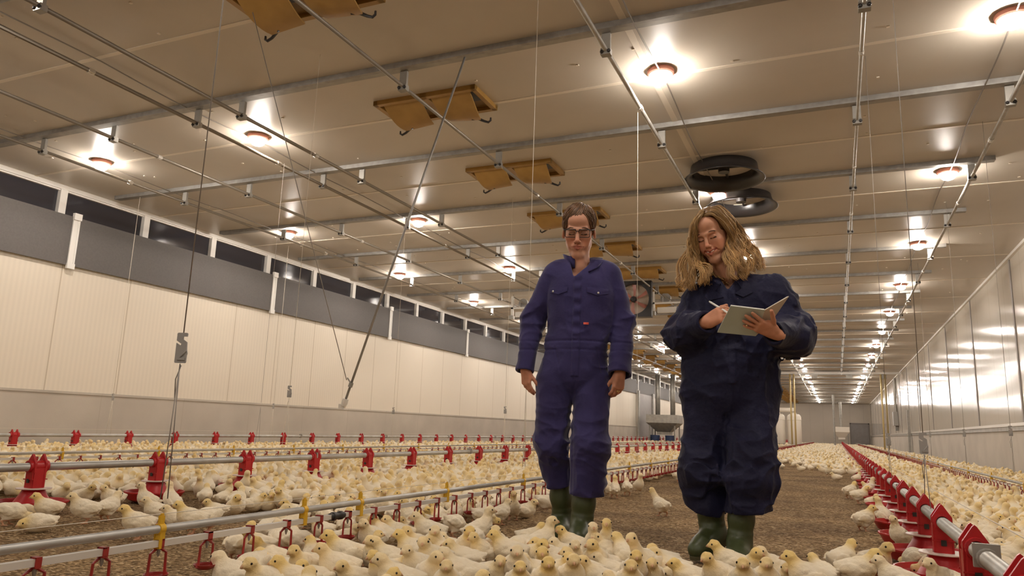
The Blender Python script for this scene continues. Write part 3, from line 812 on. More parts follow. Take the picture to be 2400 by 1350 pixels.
def drinker_line(x, label, y0, cup_ys, clip_ys, zr=0.220, zw=0.177, n_ind=60, y1=76, cup_label=None):
    t = thing('drinker_line', label, 'drinker line', (x, 0, 0))
    q = MB(); q.tube([(0, y0, zr), (0, y1, zr)], 0.0125, 14); q.build('support_tube', M['pipe'], t, smooth=True)
    q = MB(); q.bb((-0.0098, y0, zw - 0.0095), (0.0098, y1, zw + 0.0095)); q.build('water_pipe', M['waterpipe'], t)
    k0 = None
    for y in clip_ys:
        if k0 is None:
            q = MB(); q.lathe([(0.0125, -0.010), (0.0165, -0.010), (0.0165, 0.010), (0.0125, 0.010)], (0, 0, zr), 16, (0, 1, 0), closed=True)
            q.bb((-0.005, -0.008, zr + 0.014), (0.006, 0.008, zr + 0.040)); q.bb((-0.003, -0.005, zr + 0.038), (0.004, 0.005, zr + 0.047))
            q.bb((0.0100, -0.009, zw - 0.013), (0.0140, 0.009, zr - 0.008)); q.bb((-0.0140, -0.009, zw - 0.013), (-0.0100, 0.009, zr - 0.008)); q.bb((-0.014, -0.009, zw - 0.015), (0.014, 0.009, zw - 0.0105)); q.bb((-0.012, -0.008, zw + 0.011), (0.012, 0.008, zr - 0.012))
            k0 = q.build('hanger_clip', M['yellow'], t); k0.location = (0, y, 0)
        else:
            c = k0.copy(); COL.objects.link(c); c.location = (0, y, 0)
    q = MB(); q.tube([(0, y0, zr + 0.045), (0, y1, zr + 0.045)], 0.0012, 4); q.build('anti_roost_wire', M['rope'], t)
    c0 = None
    for y in cup_ys[:n_ind]:
        o = link('drinker_cup', CUP[0], t, (0, y, zw)); link('cup_tray', CUP[1], o); link('nipple', CUP[2], o)
        o.rotation_euler = (0, 0, rng.uniform(-0.15, 0.15))
    rest = cup_ys[n_ind:]
    if rest:
        q = MB()
        for y in rest:
            k = len(q.V); q._add(cl.V, cl.F)
            for i in range(k, len(q.V)):
                a, b, c = q.V[i]; q.V[i] = (a, b + y, c + zw)
        o = q.build('drinker_cup', M['redcup'], t); o['kind'] = 'stuff'; o['label'] = 'red drinker cups far down the line'
    return t
NEAR_CUPS = [1.17 + 0.196 * k for k in range(-1, 370)]
dl = drinker_line(-1.95, 'nearer drinker line with red cups and yellow clips crossing left of the man', 0.7, NEAR_CUPS, [1.04, 1.755, 2.44, 2.82, 3.62, 4.70] + [5.6 + 0.95 * k for k in range(30)], n_ind=80)
q = MB(); q.tube([(0, -0.045, 0), (0, -0.03, 0), (0, -0.028, 0), (0, -0.012, 0), (0, -0.010, 0), (0, 0.012, 0), (0, 0.016, 0), (0, 0.035, 0), (0, 0.037, 0), (0, 0.05, 0)], [0.014, 0.014, 0.018, 0.018, 0.015, 0.015, 0.0175, 0.0175, 0.0135, 0.0135], 16)
q.build('coupling', M['black'], dl, loc=(0, 2.655, 0.177))
drinker_line(-6.15, 'farther drinker line in the left flock, beyond the middle feed line', 3.0, [3.2 + 0.196 * k for k in range(330)], [3.4 + 1.0 * k for k in range(40)], n_ind=40)
drinker_line(1.55, 'drinker line in the right flock beside the right wall', 4.0, [4.2 + 0.196 * k for k in range(330)], [5.0 + 1.6 * k for k in range(30)], n_ind=50)

# ------------------------------------------------------------------ suspension wires with hook adjusters
def hook_plate():
    poly = [(-0.022, -0.062), (0.020, -0.062), (0.024, -0.056), (0.024, -0.028), (0.026, -0.020), (0.022, -0.004), (0.020, 0.028), (0.002, 0.040), (0.002, 0.052), (0.019, 0.052), (0.020, 0.064), (0.017, 0.068), (-0.020, 0.068), (-0.024, 0.064), (-0.024, 0.034), (-0.003, 0.020), (-0.006, 0.013), (-0.024, 0.024), (-0.024, -0.058)]
    q = MB(); q.prism(poly, 0.006, Matrix.Rotation(PI / 2, 4, 'X')); q.bb((-0.012, -0.008, -0.05), (0.02, -0.002, -0.040)); q.tube([(-0.004, -0.006, -0.04), (0.012, -0.006, -0.022), (0.022, -0.004, -0.008)], 0.003, 5)
    return q
HOOK = hook_plate().mesh('hook_adjuster', M['greybox'])
def hanger_wire(label, x, y, zt, zh, zb, spread, m='wire', hook=True, r=0.0021, dx=0.0, axis_y=True):
    t = thing('suspension_wire', label, 'wire', (x, y, 0))
    q = MB(); q.tube([(dx, 0, zt), (0, 0, zh)], r, 6); q.build('wire', M[m], t, smooth=True)
    if zb is not None:
        q = MB()
        for s in (-1, 1):
            q.tube([(0, 0, zh - 0.05), (0, s * spread, zb)], r * 0.9, 6)
        if hook: q.tube([(0.004, 0.002, zh - 0.055), (-0.012, 0.0, zh - 0.10), (-0.008, 0.002, zh - 0.16)], r * 0.9, 5)
        q.build('loop', M[m], t, smooth=True)
    if hook: link('hook_adjuster', HOOK, t, (0, 0, zh), math.radians(20)).scale = (0.8, 0.8, 0.76)
    return t
hanger_wire('long dark wire with grey hook holding the near end of the left drinker line', -1.95, 1.755, ZC, 0.785, 0.31, 0.014)
hanger_wire('thin pale wire down to the left drinker line just left of the man', -1.95, 4.70, ZC, 0.95, 0.31, 0.02, 'rope', hook=False, r=0.0022)
hanger_wire('dark wire with grey hook holding the right feed line, nearer of the two', 0.375, 4.05, ZC, 0.560, 0.27, 0.13)
hanger_wire('dark wire with grey hook on the right feed line, farther of the two', 0.375, 6.7, ZC, 0.575, 0.27, 0.15)
hanger_wire('pale cord hanging from the ceiling tube between the two people', -1.66, 6.65, 3.69, 1.0, 0.3, 0.03, 'rope', hook=False, r=0.0018)
hanger_wire('thin pale wire left of the tilted pole down to the middle feed line', -4.25, 5.0, ZC, 0.8, 0.27, 0.04, 'rope', hook=True, r=0.0018)
hanger_wire('thin pale wire dropping to the middle feed line behind the man', -4.25, 9.5, ZC, 0.8, 0.27, 0.04, 'rope', hook=True, r=0.0022)
hanger_wire('thin wire hanging in front of the left curtain near the first window post', -9.7, 7.6, ZC, 0.8, 0.27, 0.04, 'rope', hook=True, r=0.003)
hanger_wire('thin wire hanging in front of the left curtain near the fourth window', -9.7, 11.0, ZC, 0.8, 0.27, 0.04, 'rope', hook=True, r=0.003)
hanger_wire('thin wire in front of the left wall under the second lamp row', -6.15, 6.76, 3.69, 0.75, 0.3, 0.03, 'wire', hook=False, r=0.0017)
hanger_wire('thin wire in front of the left wall right of the tilted pole', -6.15, 9.6, 3.69, 0.75, 0.3, 0.03, 'rope', hook=True, r=0.0018)
hanger_wire('thin wire with small hook in front of the right wall, nearest the right edge', 1.55, 8.6, ZC, 0.7, 0.3, 0.03, 'wire', r=0.0018)
hanger_wire('thin wire with small hook in front of the right wall, middle of three', 1.55, 11.5, ZC, 0.7, 0.3, 0.03, 'wire', r=0.002)
hanger_wire('thin wire with small hook in front of the right wall, farthest of three', 1.55, 15.5, ZC, 0.7, 0.3, 0.03, 'wire', r=0.0022)
# tilted pole held up by a wire
t = thing('tilted_pole', 'long thin pole slanting down from the ceiling in front of the left wall', 'pole', (-2.95, 5.42, 3.86))
bot = Vector((-3.83, 5.2, 0.704)) - Vector((-2.95, 5.42, 3.86)); dn = bot.normalized()
q = MB(); q.tube([(0, 0, 0), tuple(bot)], 0.0105, 10); q.build('tube', M['galv'], t, smooth=True)
q = MB(); q.tube([tuple(bot - dn * 0.055), tuple(bot - dn * 0.02), tuple(bot + dn * 0.01)], [0.026, 0.028, 0.022], 12); q.bb(tuple(bot + Vector((-0.045, -0.012, -0.035))), tuple(bot + Vector((0.01, 0.012, 0.01)))); q.build('end_fitting', M['waterpipe'], t)
q = MB(); q.tube([tuple(bot - dn * 0.20), tuple(bot - dn * 0.16)], 0.020, 10); q.tube([tuple(bot - dn * 0.19), tuple(bot - dn * 0.21 + Vector((-0.05, 0, 0.03)))], 0.006, 6); q.build('clamp', M['galv_dull'], t)
wp = Vector((-3.83, 5.2, 0.704)) - dn * 0.19 + Vector((-0.05, 0, 0.03))
t = thing('stay_wire', 'dark wire slanting from the top brown vent hook down to the tilted pole', 'wire', (-4.19, 4.075, 3.8))
q = MB(); q.tube([(0, 0, 0), tuple(wp - Vector((-4.19, 4.075, 3.8)))], 0.0035, 6); q.build('wire', M['wire'], t, smooth=True)
q = MB(); q.tube([(0, 0, 0), (0.01, 0, 0.06), (0, 0, 0.11)], 0.005, 6); q.build('eye_hook', M['wire'], t)

# ------------------------------------------------------------------ far equipment
def tank(label, x, y):
    t = thing('storage_tank', label, 'tank', (x, y, 0.12))
    q = MB(); q.lathe([(0.001, 0), (0.42, 0), (0.44, 0.05), (0.44, 1.75), (0.40, 1.87), (0.30, 1.95), (0.001, 1.98)], n=24); q.build('tank_body', M['tank'], t, auto=0.8)
    q = MB(); q.lathe([(0.44, 1.55), (0.455, 1.56), (0.455, 1.60), (0.44, 1.61)], n=24); q.lathe([(0.001, 1.97), (0.15, 1.97), (0.15, 2.05), (0.001, 2.06)], n=16); q.build('tank_lid', M['tank'], t, auto=0.8)
    q = MB(); q.bb((-0.35, -0.35, -0.12), (-0.25, 0.35, 0)); q.bb((0.25, -0.35, -0.12), (0.35, 0.35, 0)); q.bb((-0.35, -0.05, -0.08), (0.35, 0.05, -0.01)); q.build('stand', M['galv_dull'], t)
tank('white upright tank by the far wall just right of the woman, left of the two', -3.60, 53)
tank('white upright tank right of its twin beside the woman', -2.58, 53)
t = thing('duct_pipe', 'pale pipe joining the tops of the two far tanks', 'pipe', (-3.0, 53, 2.35))
q = MB(); q.tube([(-0.9, 0, 0), (0.5, 0, 0)], 0.14, 12); q.tube([(-0.9, 0, 0), (-1.0, 0, 0.8)], 0.14, 12); q.build('tube', M['tank'], t, smooth=True)
def hopper(label, x, y, z, w, m):
    t = thing('feed_hopper', label, 'hopper', (x, y, z))
    q = MB(); h = w / 2
    V = []
    for (a, zz) in ((h, 1.0), (h, 0.55), (h * 0.42, 0.05), (h * 0.42, -0.1)):
        V += [(-a, -a, zz), (a, -a, zz), (a, a, zz), (-a, a, zz)]
    Fc = [(0, 1, 2, 3), (15, 14, 13, 12)]
    for i in range(3):
        for k in range(4): Fc.append((i * 4 + k, i * 4 + (k + 1) % 4, i * 4 + 4 + (k + 1) % 4, i * 4 + 4 + k))
    q._add(V, Fc); q.build('bin', m, t)
    return t, h
t, h = hopper('grey feed hopper under two ducts by the left wall between the two people', -9.0, 42.5, 0.55, 1.75, M['galv_dull'])
for s in (-1, 1):
    q = MB(); q.tube([(0.035 + s * 0.43, 0, 1.0), (0.035 + s * 0.43, 0, ZC - 0.55)], 0.14, 10); q.build('supply_duct', M['galv_dull'], t, smooth=True)
    q = MB(); q.tube([(s * h * 0.8, s * h * 0.8, -0.55), (s * h * 0.8, s * h * 0.8, 0.6)], 0.04, 6); q.tube([(-s * h * 0.8, s * h * 0.8, -0.55), (-s * h * 0.8, s * h * 0.8, 0.6)], 0.04, 6); q.build('leg', M['galv_dull'], t)
for i, (dx, lb) in enumerate(((-0.42, 'blue bin under the grey hopper, left one'), (0.42, 'blue bin under the grey hopper, right one'))):
    q = MB(); q.lathe([(0.001, 0), (0.24, 0), (0.28, 0.42), (0.25, 0.42), (0.22, 0.03), (0.001, 0.03)], n=16); tag(q.build('bin', M['bluebin'], loc=(-9.0 + dx, 41.9, 0.0)), lb, 'bin', 'blue bins under the hopper')
t, h = hopper('cream feed hopper at the far end of the right feed line', 0.375, 74.2, 0.62, 1.35, M['tank'])
for sx in (-1, 1):
    for sy in (-1, 1):
        q = MB(); q.tube([(sx * h * 0.8, sy * h * 0.8, -0.62), (sx * h * 0.8, sy * h * 0.8, 0.6)], 0.04, 6); q.build('leg', M['galv_dull'], t)
q = MB(); q.tube([(0.0, 0, 1.0), (0.0, 0, ZC - 0.62)], 0.12, 10); q.build('supply_duct', M['galv_dull'], t)
t = thing('control_box', 'grey electrical box mounted on the right wall', 'electrical box', (XR - 0.015, 44.4, 1.35))
q = MB(); q.bb((-0.22, -0.4, 0), (0, 0.4, 0.72)); q.build('cabinet', M['greybox'], t)
q = MB(); q.bb((-0.12, 0.05, -0.26), (0, 0.35, 0)); q.tube([(-0.05, 0, 0.72), (-0.05, 0, ZC - 1.38)], 0.06, 8); q.build('cable_duct', M['galv_dull'], t)
q = MB(); q.bb((-0.10, -0.09, 0), (0.0, 0.09, 1.9)); tag(q.build('wall_post', M['galv_dull'], loc=(XR - 0.08, 36.6, 0)), 'short grey upright post against the right wall', 'post')

# ------------------------------------------------------------------ chicks
def chick_material():
    m = mat('chick_down', (0.8, 0.7, 0.5), 0.9, spec=0.15, sheen=0.35); nt = m.node_tree; N, L = nt.nodes, nt.links; b = N['Principled BSDF']
    at = N.new('ShaderNodeAttribute'); at.attribute_name = 'tint'
    sp = N.new('ShaderNodeSeparateColor'); L.new(at.outputs['Color'], sp.inputs[0])
    oi = N.new('ShaderNodeObjectInfo'); tc = N.new('ShaderNodeTexCoord')
    no = N.new('ShaderNodeTexNoise'); no.inputs['Scale'].default_value = 26; no.inputs['Detail'].default_value = 4; L.new(tc.outputs['Object'], no.inputs['Vector'])
    a = N.new('ShaderNodeMath'); a.operation = 'MULTIPLY_ADD'; L.new(oi.outputs['Random'], a.inputs[0]); a.inputs[1].default_value = 0.9; a.inputs[2].default_value = 0.35
    y = N.new('ShaderNodeMath'); y.operation = 'MULTIPLY'; L.new(sp.outputs[0], y.inputs[0]); L.new(a.outputs[0], y.inputs[1]); y.use_clamp = True
    m1 = N.new('ShaderNodeMix'); m1.data_type = 'RGBA'; m1.inputs['A'].default_value = (0.90, 0.815, 0.64, 1); m1.inputs['B'].default_value = (0.86, 0.63, 0.22, 1); L.new(y.outputs[0], m1.inputs['Factor'])
    nm = N.new('ShaderNodeMath'); nm.operation = 'MULTIPLY'; nm.inputs[1].default_value = 0.35; L.new(no.outputs['Fac'], nm.inputs[0])
    m2 = N.new('ShaderNodeMix'); m2.data_type = 'RGBA'; L.new(m1.outputs['Result'], m2.inputs['A']); m2.inputs['B'].default_value = (0.70, 0.55, 0.36, 1); L.new(nm.outputs[0], m2.inputs['Factor'])
    m3 = N.new('ShaderNodeMix'); m3.data_type = 'RGBA'; L.new(m2.outputs['Result'], m3.inputs['A']); m3.inputs['B'].default_value = (0.62, 0.34, 0.20, 1); L.new(sp.outputs[1], m3.inputs['Factor'])
    L.new(m3.outputs['Result'], b.inputs['Base Color'])
    n2 = N.new('ShaderNodeTexNoise'); n2.inputs['Scale'].default_value = 190; n2.inputs['Detail'].default_value = 4; L.new(tc.outputs['Object'], n2.inputs['Vector'])
    bp = N.new('ShaderNodeBump'); bp.inputs['Strength'].default_value = 0.5; bp.inputs['Distance'].default_value = 0.004; L.new(n2.outputs['Fac'], bp.inputs['Height']); L.new(bp.outputs['Normal'], b.inputs['Normal'])
    return m
M['down'] = chick_material()
M['beak'] = mat('beak_horn', (0.62, 0.36, 0.20), 0.45)
M['eye'] = mat('chick_eye', (0.012, 0.008, 0.006), 0.12)

# pose: (body centre height, body pitch, neck base, head centre, head yaw, head pitch, standing)
POSES = {
    'stand': (0.082, 0.10, (0.050, 0, 0.100), (0.086, 0.0, 0.158), 0.0, 0.05, 1),
    'stand_l': (0.082, 0.10, (0.048, 0.004, 0.100), (0.074, 0.018, 0.158), 0.95, 0.0, 1),
    'stand_r': (0.082, 0.10, (0.048, -0.004, 0.100), (0.074, -0.018, 0.158), -0.95, 0.0, 1),
    'alert': (0.086, 0.32, (0.046, 0, 0.118), (0.070, 0.0, 0.198), 0.1, 0.0, 1),
    'stretch': (0.084, 0.12, (0.052, 0, 0.104), (0.122, 0.010, 0.196), 0.15, 0.05, 1),
    'sit': (0.050, 0.03, (0.050, 0, 0.066), (0.086, 0.0, 0.116), 0.0, 0.02, 0),
    'sit_l': (0.050, 0.03, (0.048, 0.004, 0.066), (0.076, 0.018, 0.116), 0.9, 0.0, 0),
    'sit_r': (0.050, 0.03, (0.048, -0.004, 0.066), (0.076, -0.018, 0.116), -0.9, 0.0, 0),
    'peck': (0.082, -0.22, (0.055, 0, 0.072), (0.108, 0.0, 0.050), 0.0, 0.75, 1),
    'sleep': (0.046, 0.0, (0.045, 0.004, 0.050), (0.088, 0.012, 0.052), 0.35, 0.2, 0),
}
def chick_mesh(pose, h, legs=True, name='chick'):
    bz, bp_, nb, hd, hyaw, hp, st = POSES[pose]
    f = SDF(frange(-0.125, 0.165, h), frange(-0.085, 0.085, h), frange(-0.012 if st and legs else 0.0 - h, 0.235, h), far=0.05)
    cp, sp = math.cos(bp_), math.sin(bp_)
    Rb = np.array([[cp, 0, -sp], [0, 1, 0], [sp, 0, cp]], np.float32)    # columns: along, side, up
    def B(x, y, z): return (x * cp - z * sp, y, bz + x * sp + z * cp)
    wide = 1.0 if st else 1.10
    f.ell(B(-0.006, 0, 0.002), (0.067, 0.049 * wide, 0.047), 0.02, R=Rb)
    f.ell(B(0.030, 0, 0.000), (0.045, 0.046 * wide, 0.047), 0.03, R=Rb)
    f.cone(B(-0.045, 0, 0.012), B(-0.080, 0, 0.028), 0.028, 0.009, 0.025)
    f.cone(B(0.036, 0, 0.012), nb, 0.038, 0.034, 0.03)
    f.cone(nb, (hd[0] - 0.010, hd[1] * 0.7, hd[2] - 0.008), 0.033, 0.0225, 0.022)
    cy, sy = math.cos(hyaw), math.sin(hyaw); ch, sh = math.cos(hp), math.sin(hp)
    def Hd(x, y, z):
        x, z = x * ch + z * sh, -x * sh + z * ch
        return (hd[0] + x * cy - y * sy, hd[1] + x * sy + y * cy, hd[2] + z)
    f.ell(Hd(0, 0, 0), (0.0265, 0.0245, 0.0245), 0.012)
    f.cone(Hd(0.010, 0, -0.003), Hd(0.024, 0, -0.006), 0.0165, 0.009, 0.012)
    for s in (-1, 1):
        Rw = np.array(Matrix.Rotation(s * 0.10, 3, 'Z') @ Matrix.Rotation(0.22 - bp_, 3, 'Y'), np.float32)
        f.ell(B(-0.016, s * 0.046 * wide, 0.006), (0.050, 0.0130, 0.026), 0.004, R=Rw)
        f.cone(B(-0.050, s * 0.041, 0.000), B(-0.078, s * 0.033, 0.008), 0.010, 0.004, 0.01)
        if st:
            f.ell((-0.006, s * 0.026, 0.050), (0.027, 0.020, 0.026), 0.018)
            if legs:
                dx = 0.016 * s if pose in ('stretch', 'peck') else 0.0
                f.cone((-0.006 + dx * 0.4, s * 0.027, 0.040), (-0.016 + dx, s * 0.027, 0.026), 0.011, 0.0065, 0.008)
                f.cone((-0.016 + dx, s * 0.027, 0.028), (-0.004 + dx, s * 0.028, 0.003), 0.0055, 0.0048, 0.006)
                for da in (-0.55, 0.0, 0.55, PI):
                    Lt = 0.026 if da < 3 else 0.012
                    f.cone((-0.004 + dx, s * 0.028, 0.001), (-0.004 + dx + Lt * math.cos(da), s * 0.028 + Lt * math.sin(da), -0.002), 0.0042, 0.0028, 0.004)
    if h < 0.006:
        f.displace(lambda P: (vnoise(P, (95, 95, 95)) - 0.5) * 0.0030 * np.clip((P[:, 2] - 0.03) / 0.02, 0, 1) + (vnoise(P, (38, 38, 60)) - 0.5) * 0.005 * np.clip((P[:, 2] - 0.03) / 0.02, 0, 1), 0.01)
    V, F = f.surface()
    H0 = np.array(hd, np.float32); nbv = np.array(nb, np.float32)
    dh = np.linalg.norm(V - H0, axis=1)
    seg = H0 - nbv; t = np.clip(((V - nbv) @ seg) / (seg @ seg), 0, 1)
    dn = np.linalg.norm(V - (nbv + t[:, None] * seg), axis=1)
    wing = np.exp(-(((V[:, 0] + 0.03) / 0.045) ** 2 + ((np.abs(V[:, 1]) - 0.05) / 0.014) ** 2 + ((V[:, 2] - bz) / 0.02) ** 2))
    yel = np.clip(np.exp(-(dh / 0.042) ** 2) * 0.85 + np.exp(-(dn / 0.040) ** 2) * 0.65 * (0.5 + 0.5 * vnoise(V, (40, 40, 40))) + 0.22 * wing + 0.28 * (vnoise(V, (26, 26, 26)) - 0.35), 0, 1)
    leg = np.clip((0.036 - V[:, 2]) / 0.006, 0, 1) * (1.0 if st else 0.0)
    face = np.linalg.norm(V - np.array(Hd(0.024, 0, -0.006), np.float32), axis=1)
    leg = np.maximum(leg, np.clip(1.25 - face / 0.011, 0, 1) * 0.7)
    return V, F, np.stack([yel, leg, 0 * yel], 1), Hd
def beak_mesh(Hd):
    q = MB()
    q.tube([Hd(0.024, 0, -0.003), Hd(0.033, 0, -0.006), Hd(0.041, 0, -0.0105)], [0.0078, 0.0055, 0.0012], 8)
    q.tube([Hd(0.024, 0, -0.009), Hd(0.032, 0, -0.0105), Hd(0.037, 0, -0.0125)], [0.0062, 0.004, 0.001], 8)
    return q.mesh('beak', M['beak'], smooth=True)
def eye_mesh(Hd, s):
    q = MB(); q.sphere(Hd(0.0095, s * 0.0222, 0.003), 0.0050, 10, 8); return q.mesh('eye', M['eye'], smooth=True)
CH = {}
for p in POSES:
    V, F, T, Hd = chick_mesh(p, 0.0033)
    CH[p] = (me_from('chick', V, F, M['down'], smooth=True, attrs={'tint': T}), beak_mesh(Hd), eye_mesh(Hd, -1), eye_mesh(Hd, 1))
CLOD = {}
for lod, hh in ((1, 0.0095), (2, 0.0155), (3, 0.025), (4, 0.036)):
    CLOD[lod] = [chick_mesh(p, hh, legs=False)[:3] for p in (('stand', 'stand_l', 'stand_r', 'alert', 'sit', 'sit_l', 'sit_r', 'peck') if lod < 3 else ('stand', 'sit', 'sit_l', 'peck'))]

VIEW_R = math.atan2(_r.y, _r.x)
def heading(code, x, y):
    tc = math.atan2(-y, -x)                       # towards the camera
    return tc + {'C': 0.0, 'L': -PI / 2, 'R': PI / 2, 'A': PI, 'LC': -PI / 4, 'RC': PI / 4, 'LA': -3 * PI / 4, 'RA': 3 * PI / 4}[code]
FACE_TXT = {'C': 'facing forward', 'L': 'facing left', 'R': 'facing right', 'A': 'facing away', 'LC': 'angled left', 'RC': 'angled right', 'LA': 'angled away left', 'RA': 'angled away right'}
POSE_TXT = {'stand': 'standing', 'stand_l': 'head-turned standing', 'stand_r': 'head-turned standing', 'alert': 'upright long-necked', 'stretch': 'neck-stretching', 'sit': 'sitting', 'sit_l': 'head-turned sitting', 'sit_r': 'head-turned sitting', 'peck': 'pecking', 'sleep': 'dozing'}

HAND = [(-1.864, 2.219, 'L', 'sit', 0.96), (-1.942, 2.278, 'L', 'stand', 0.94), (-2.151, 2.442, 'L', 'stand_l', 0.98), (-2.007, 2.636, 'L', 'sit', 0.95), (-1.728, 2.202, 'LC', 'stand', 0.94), (-1.611, 2.243, 'L', 'stand', 0.98), (-1.730, 2.447, 'L', 'stand', 1.05), (-1.884, 2.846, 'LC', 'stand', 1.03), (-1.909, 2.969, 'LA', 'stand_l', 1.03), (-1.877, 3.062, 'L', 'stand', 0.96), (-1.552, 2.660, 'L', 'stand', 1.00), (-1.654, 2.509, 'C', 'stand_r', 0.97), (-1.553, 2.488, 'L', 'stand', 0.95), (-1.443, 2.275, 'LC', 'stand', 0.94), (-1.981, 3.343, 'L', 'sit_l', 0.96), (-1.770, 3.158, 'L', 'stand', 1.05), (-1.597, 2.754, 'LC', 'stand', 1.04), (-1.585, 2.851, 'C', 'stand', 1.03), (-1.493, 2.818, 'L', 'sit', 1.03), (-1.540, 2.963, 'L', 'sit_l', 0.96), (-1.390, 2.410, 'LC', 'stand', 0.97), (-1.289, 2.304, 'C', 'stand_l', 1.01), (-1.372, 2.749, 'L', 'sit', 1.03), (-1.182, 2.360, 'L', 'stand', 1.04), (-1.453, 2.918, 'C', 'stand', 1.04), (-1.340, 2.855, 'LC', 'stand', 0.94), (-1.614, 3.323, 'R', 'alert', 1.01), (-1.371, 3.028, 'C', 'stand', 1.02), (-1.240, 2.883, 'L', 'stand', 1.00), (-1.411, 3.496, 'R', 'sit_l', 0.95), (-1.235, 3.171, 'R', 'alert', 0.99), (-1.099, 3.259, 'L', 'stand_l', 0.94), (-1.083, 2.569, 'C', 'stand', 1.05), (-1.197, 2.972, 'RC', 'sit', 1.04), (-1.112, 3.021, 'L', 'sit', 1.00), (-0.979, 2.894, 'C', 'stand', 0.97), (-1.039, 2.817, 'LC', 'sit_l', 1.05), (-0.924, 2.454, 'C', 'stand', 1.00), (-0.856, 2.524, 'C', 'stand', 1.04), (-1.029, 2.651, 'LC', 'sit', 1.04), (-1.177, 2.541, 'RC', 'sit_r', 1.00), (-1.650, 1.918, 'LC', 'stand', 0.98), (-0.955, 3.306, 'C', 'alert', 1.01), (-0.986, 3.165, 'C', 'alert', 0.99), (-0.893, 3.134, 'L', 'stand_l', 0.95), (-1.064, 3.106, 'L', 'sit', 0.97), (-0.881, 2.888, 'C', 'stand_r', 1.04), (-0.867, 2.998, 'LC', 'sit', 0.94), (-0.862, 2.693, 'L', 'stand', 0.94), (-0.796, 3.076, 'LA', 'stand', 1.01), (-0.708, 2.798, 'C', 'stand', 0.97), (-0.699, 2.979, 'LC', 'stretch', 1.00), (-0.678, 3.205, 'LC', 'sit', 0.99), (-0.794, 2.844, 'L', 'sit', 0.97), (-0.617, 3.033, 'L', 'sit_l', 1.06), (-0.667, 2.887, 'C', 'sit', 0.96), (-0.547, 2.964, 'L', 'sleep', 0.98), (-0.761, 2.550, 'L', 'stand_l', 0.96), (-0.407, 2.863, 'LC', 'stand', 1.01), (-0.403, 3.186, 'L', 'stand', 0.97), (-0.326, 3.125, 'C', 'stand_l', 0.98), (-0.320, 2.817, 'C', 'stand', 1.03), (-0.248, 3.185, 'LC', 'stand', 0.97), (-0.254, 2.903, 'C', 'stand', 1.00), (-0.102, 2.988, 'L', 'stand', 1.05), (-0.198, 3.100, 'C', 'sit', 0.94), (-0.065, 3.311, 'LA', 'sit', 0.94), (-0.012, 3.568, 'RA', 'stand', 0.96), (0.115, 3.565, 'RC', 'stand', 1.03), (0.040, 3.296, 'R', 'stand', 1.01), (0.192, 3.169, 'L', 'stand', 0.96), (0.347, 3.267, 'LC', 'stand', 0.97), (0.302, 3.806, 'LA', 'peck', 0.95), (0.373, 3.661, 'L', 'peck', 0.99), (0.291, 4.589, 'LC', 'alert', 0.94), (0.269, 5.690, 'LA', 'alert', 1.02), (0.127, 5.358, 'RA', 'stand_r', 1.05), (0.085, 8.134, 'RA', 'stand', 1.05), (0.155, 7.608, 'R', 'stand', 1.03), (0.272, 8.528, 'RA', 'alert', 1.05), (-0.025, 11.420, 'L', 'sit', 0.93), (-0.144, 12.615, 'C', 'alert', 0.97), (0.012, 12.432, 'R', 'stand', 1.06), (-3.522, 2.465, 'L', 'sleep', 1.03), (-3.842, 2.725, 'L', 'stand', 0.98), (-3.635, 2.783, 'L', 'stand', 1.05), (-3.658, 2.920, 'RA', 'stand', 1.01), (-3.006, 2.586, 'L', 'stand', 1.04), (-3.854, 2.519, 'R', 'peck', 0.97), (-3.978, 2.661, 'R', 'sleep', 0.95), (-4.024, 3.251, 'L', 'stand_l', 0.99), (-3.348, 2.986, 'L', 'stand', 0.95), (-3.165, 2.960, 'L', 'sit', 0.98), (-2.939, 2.839, 'L', 'stand', 1.06), (-1.142, 5.297, 'LA', 'stretch', 0.97), (-1.868, 4.153, 'RA', 'stand', 0.93), (-1.882, 3.936, 'R', 'peck', 0.94), (-1.858, 3.539, 'RA', 'peck', 0.95), (-1.746, 8.998, 'R', 'stand', 1.03), (-1.776, 6.754, 'A', 'stand', 0.98), (-1.796, 6.401, 'A', 'alert', 0.97), (-2.114, 2.929, 'R', 'sit', 0.94), (-2.077, 2.568, 'R', 'peck', 1.06), (-2.262, 2.435, 'RA', 'stand', 0.99), (-2.205, 2.604, 'A', 'stand', 0.96), (-1.587, 1.992, 'L', 'stand', 0.94), (-1.644, 2.151, 'LC', 'sit', 0.94), (-1.518, 2.212, 'LC', 'sit', 0.95), (-1.302, 2.152, 'L', 'stand', 1.02), (-1.190, 2.248, 'C', 'stand', 0.95), (-0.990, 2.370, 'C', 'stand', 0.94), (-0.666, 2.574, 'C', 'stand', 0.99), (-0.504, 2.876, 'L', 'sit', 0.96), (-1.865, 2.019, 'L', 'sit_r', 1.06), (-1.891, 2.114, 'LC', 'peck', 0.95)]

occupied = []
def put_chick(pose, x, y, rz, sc, label, group, full=True):
    me, bk, e1, e2 = CH[pose]
    o = link('chick', me, None, (x, y, 0.0), rz); o.scale = (sc, sc, sc)
    if full:
        link('beak', bk, o); link('eye', e1, o); link('eye', e2, o)
    tag(o, label, 'chick', group)
    return o
HAND = [(x, y, fc, p, sc * (0.86 if x > -1.9 else 0.82)) for (x, y, fc, p, sc) in HAND]
for (x, y, fc, pose, sc) in HAND:
    occupied.append((x, y, 0.052 * sc))

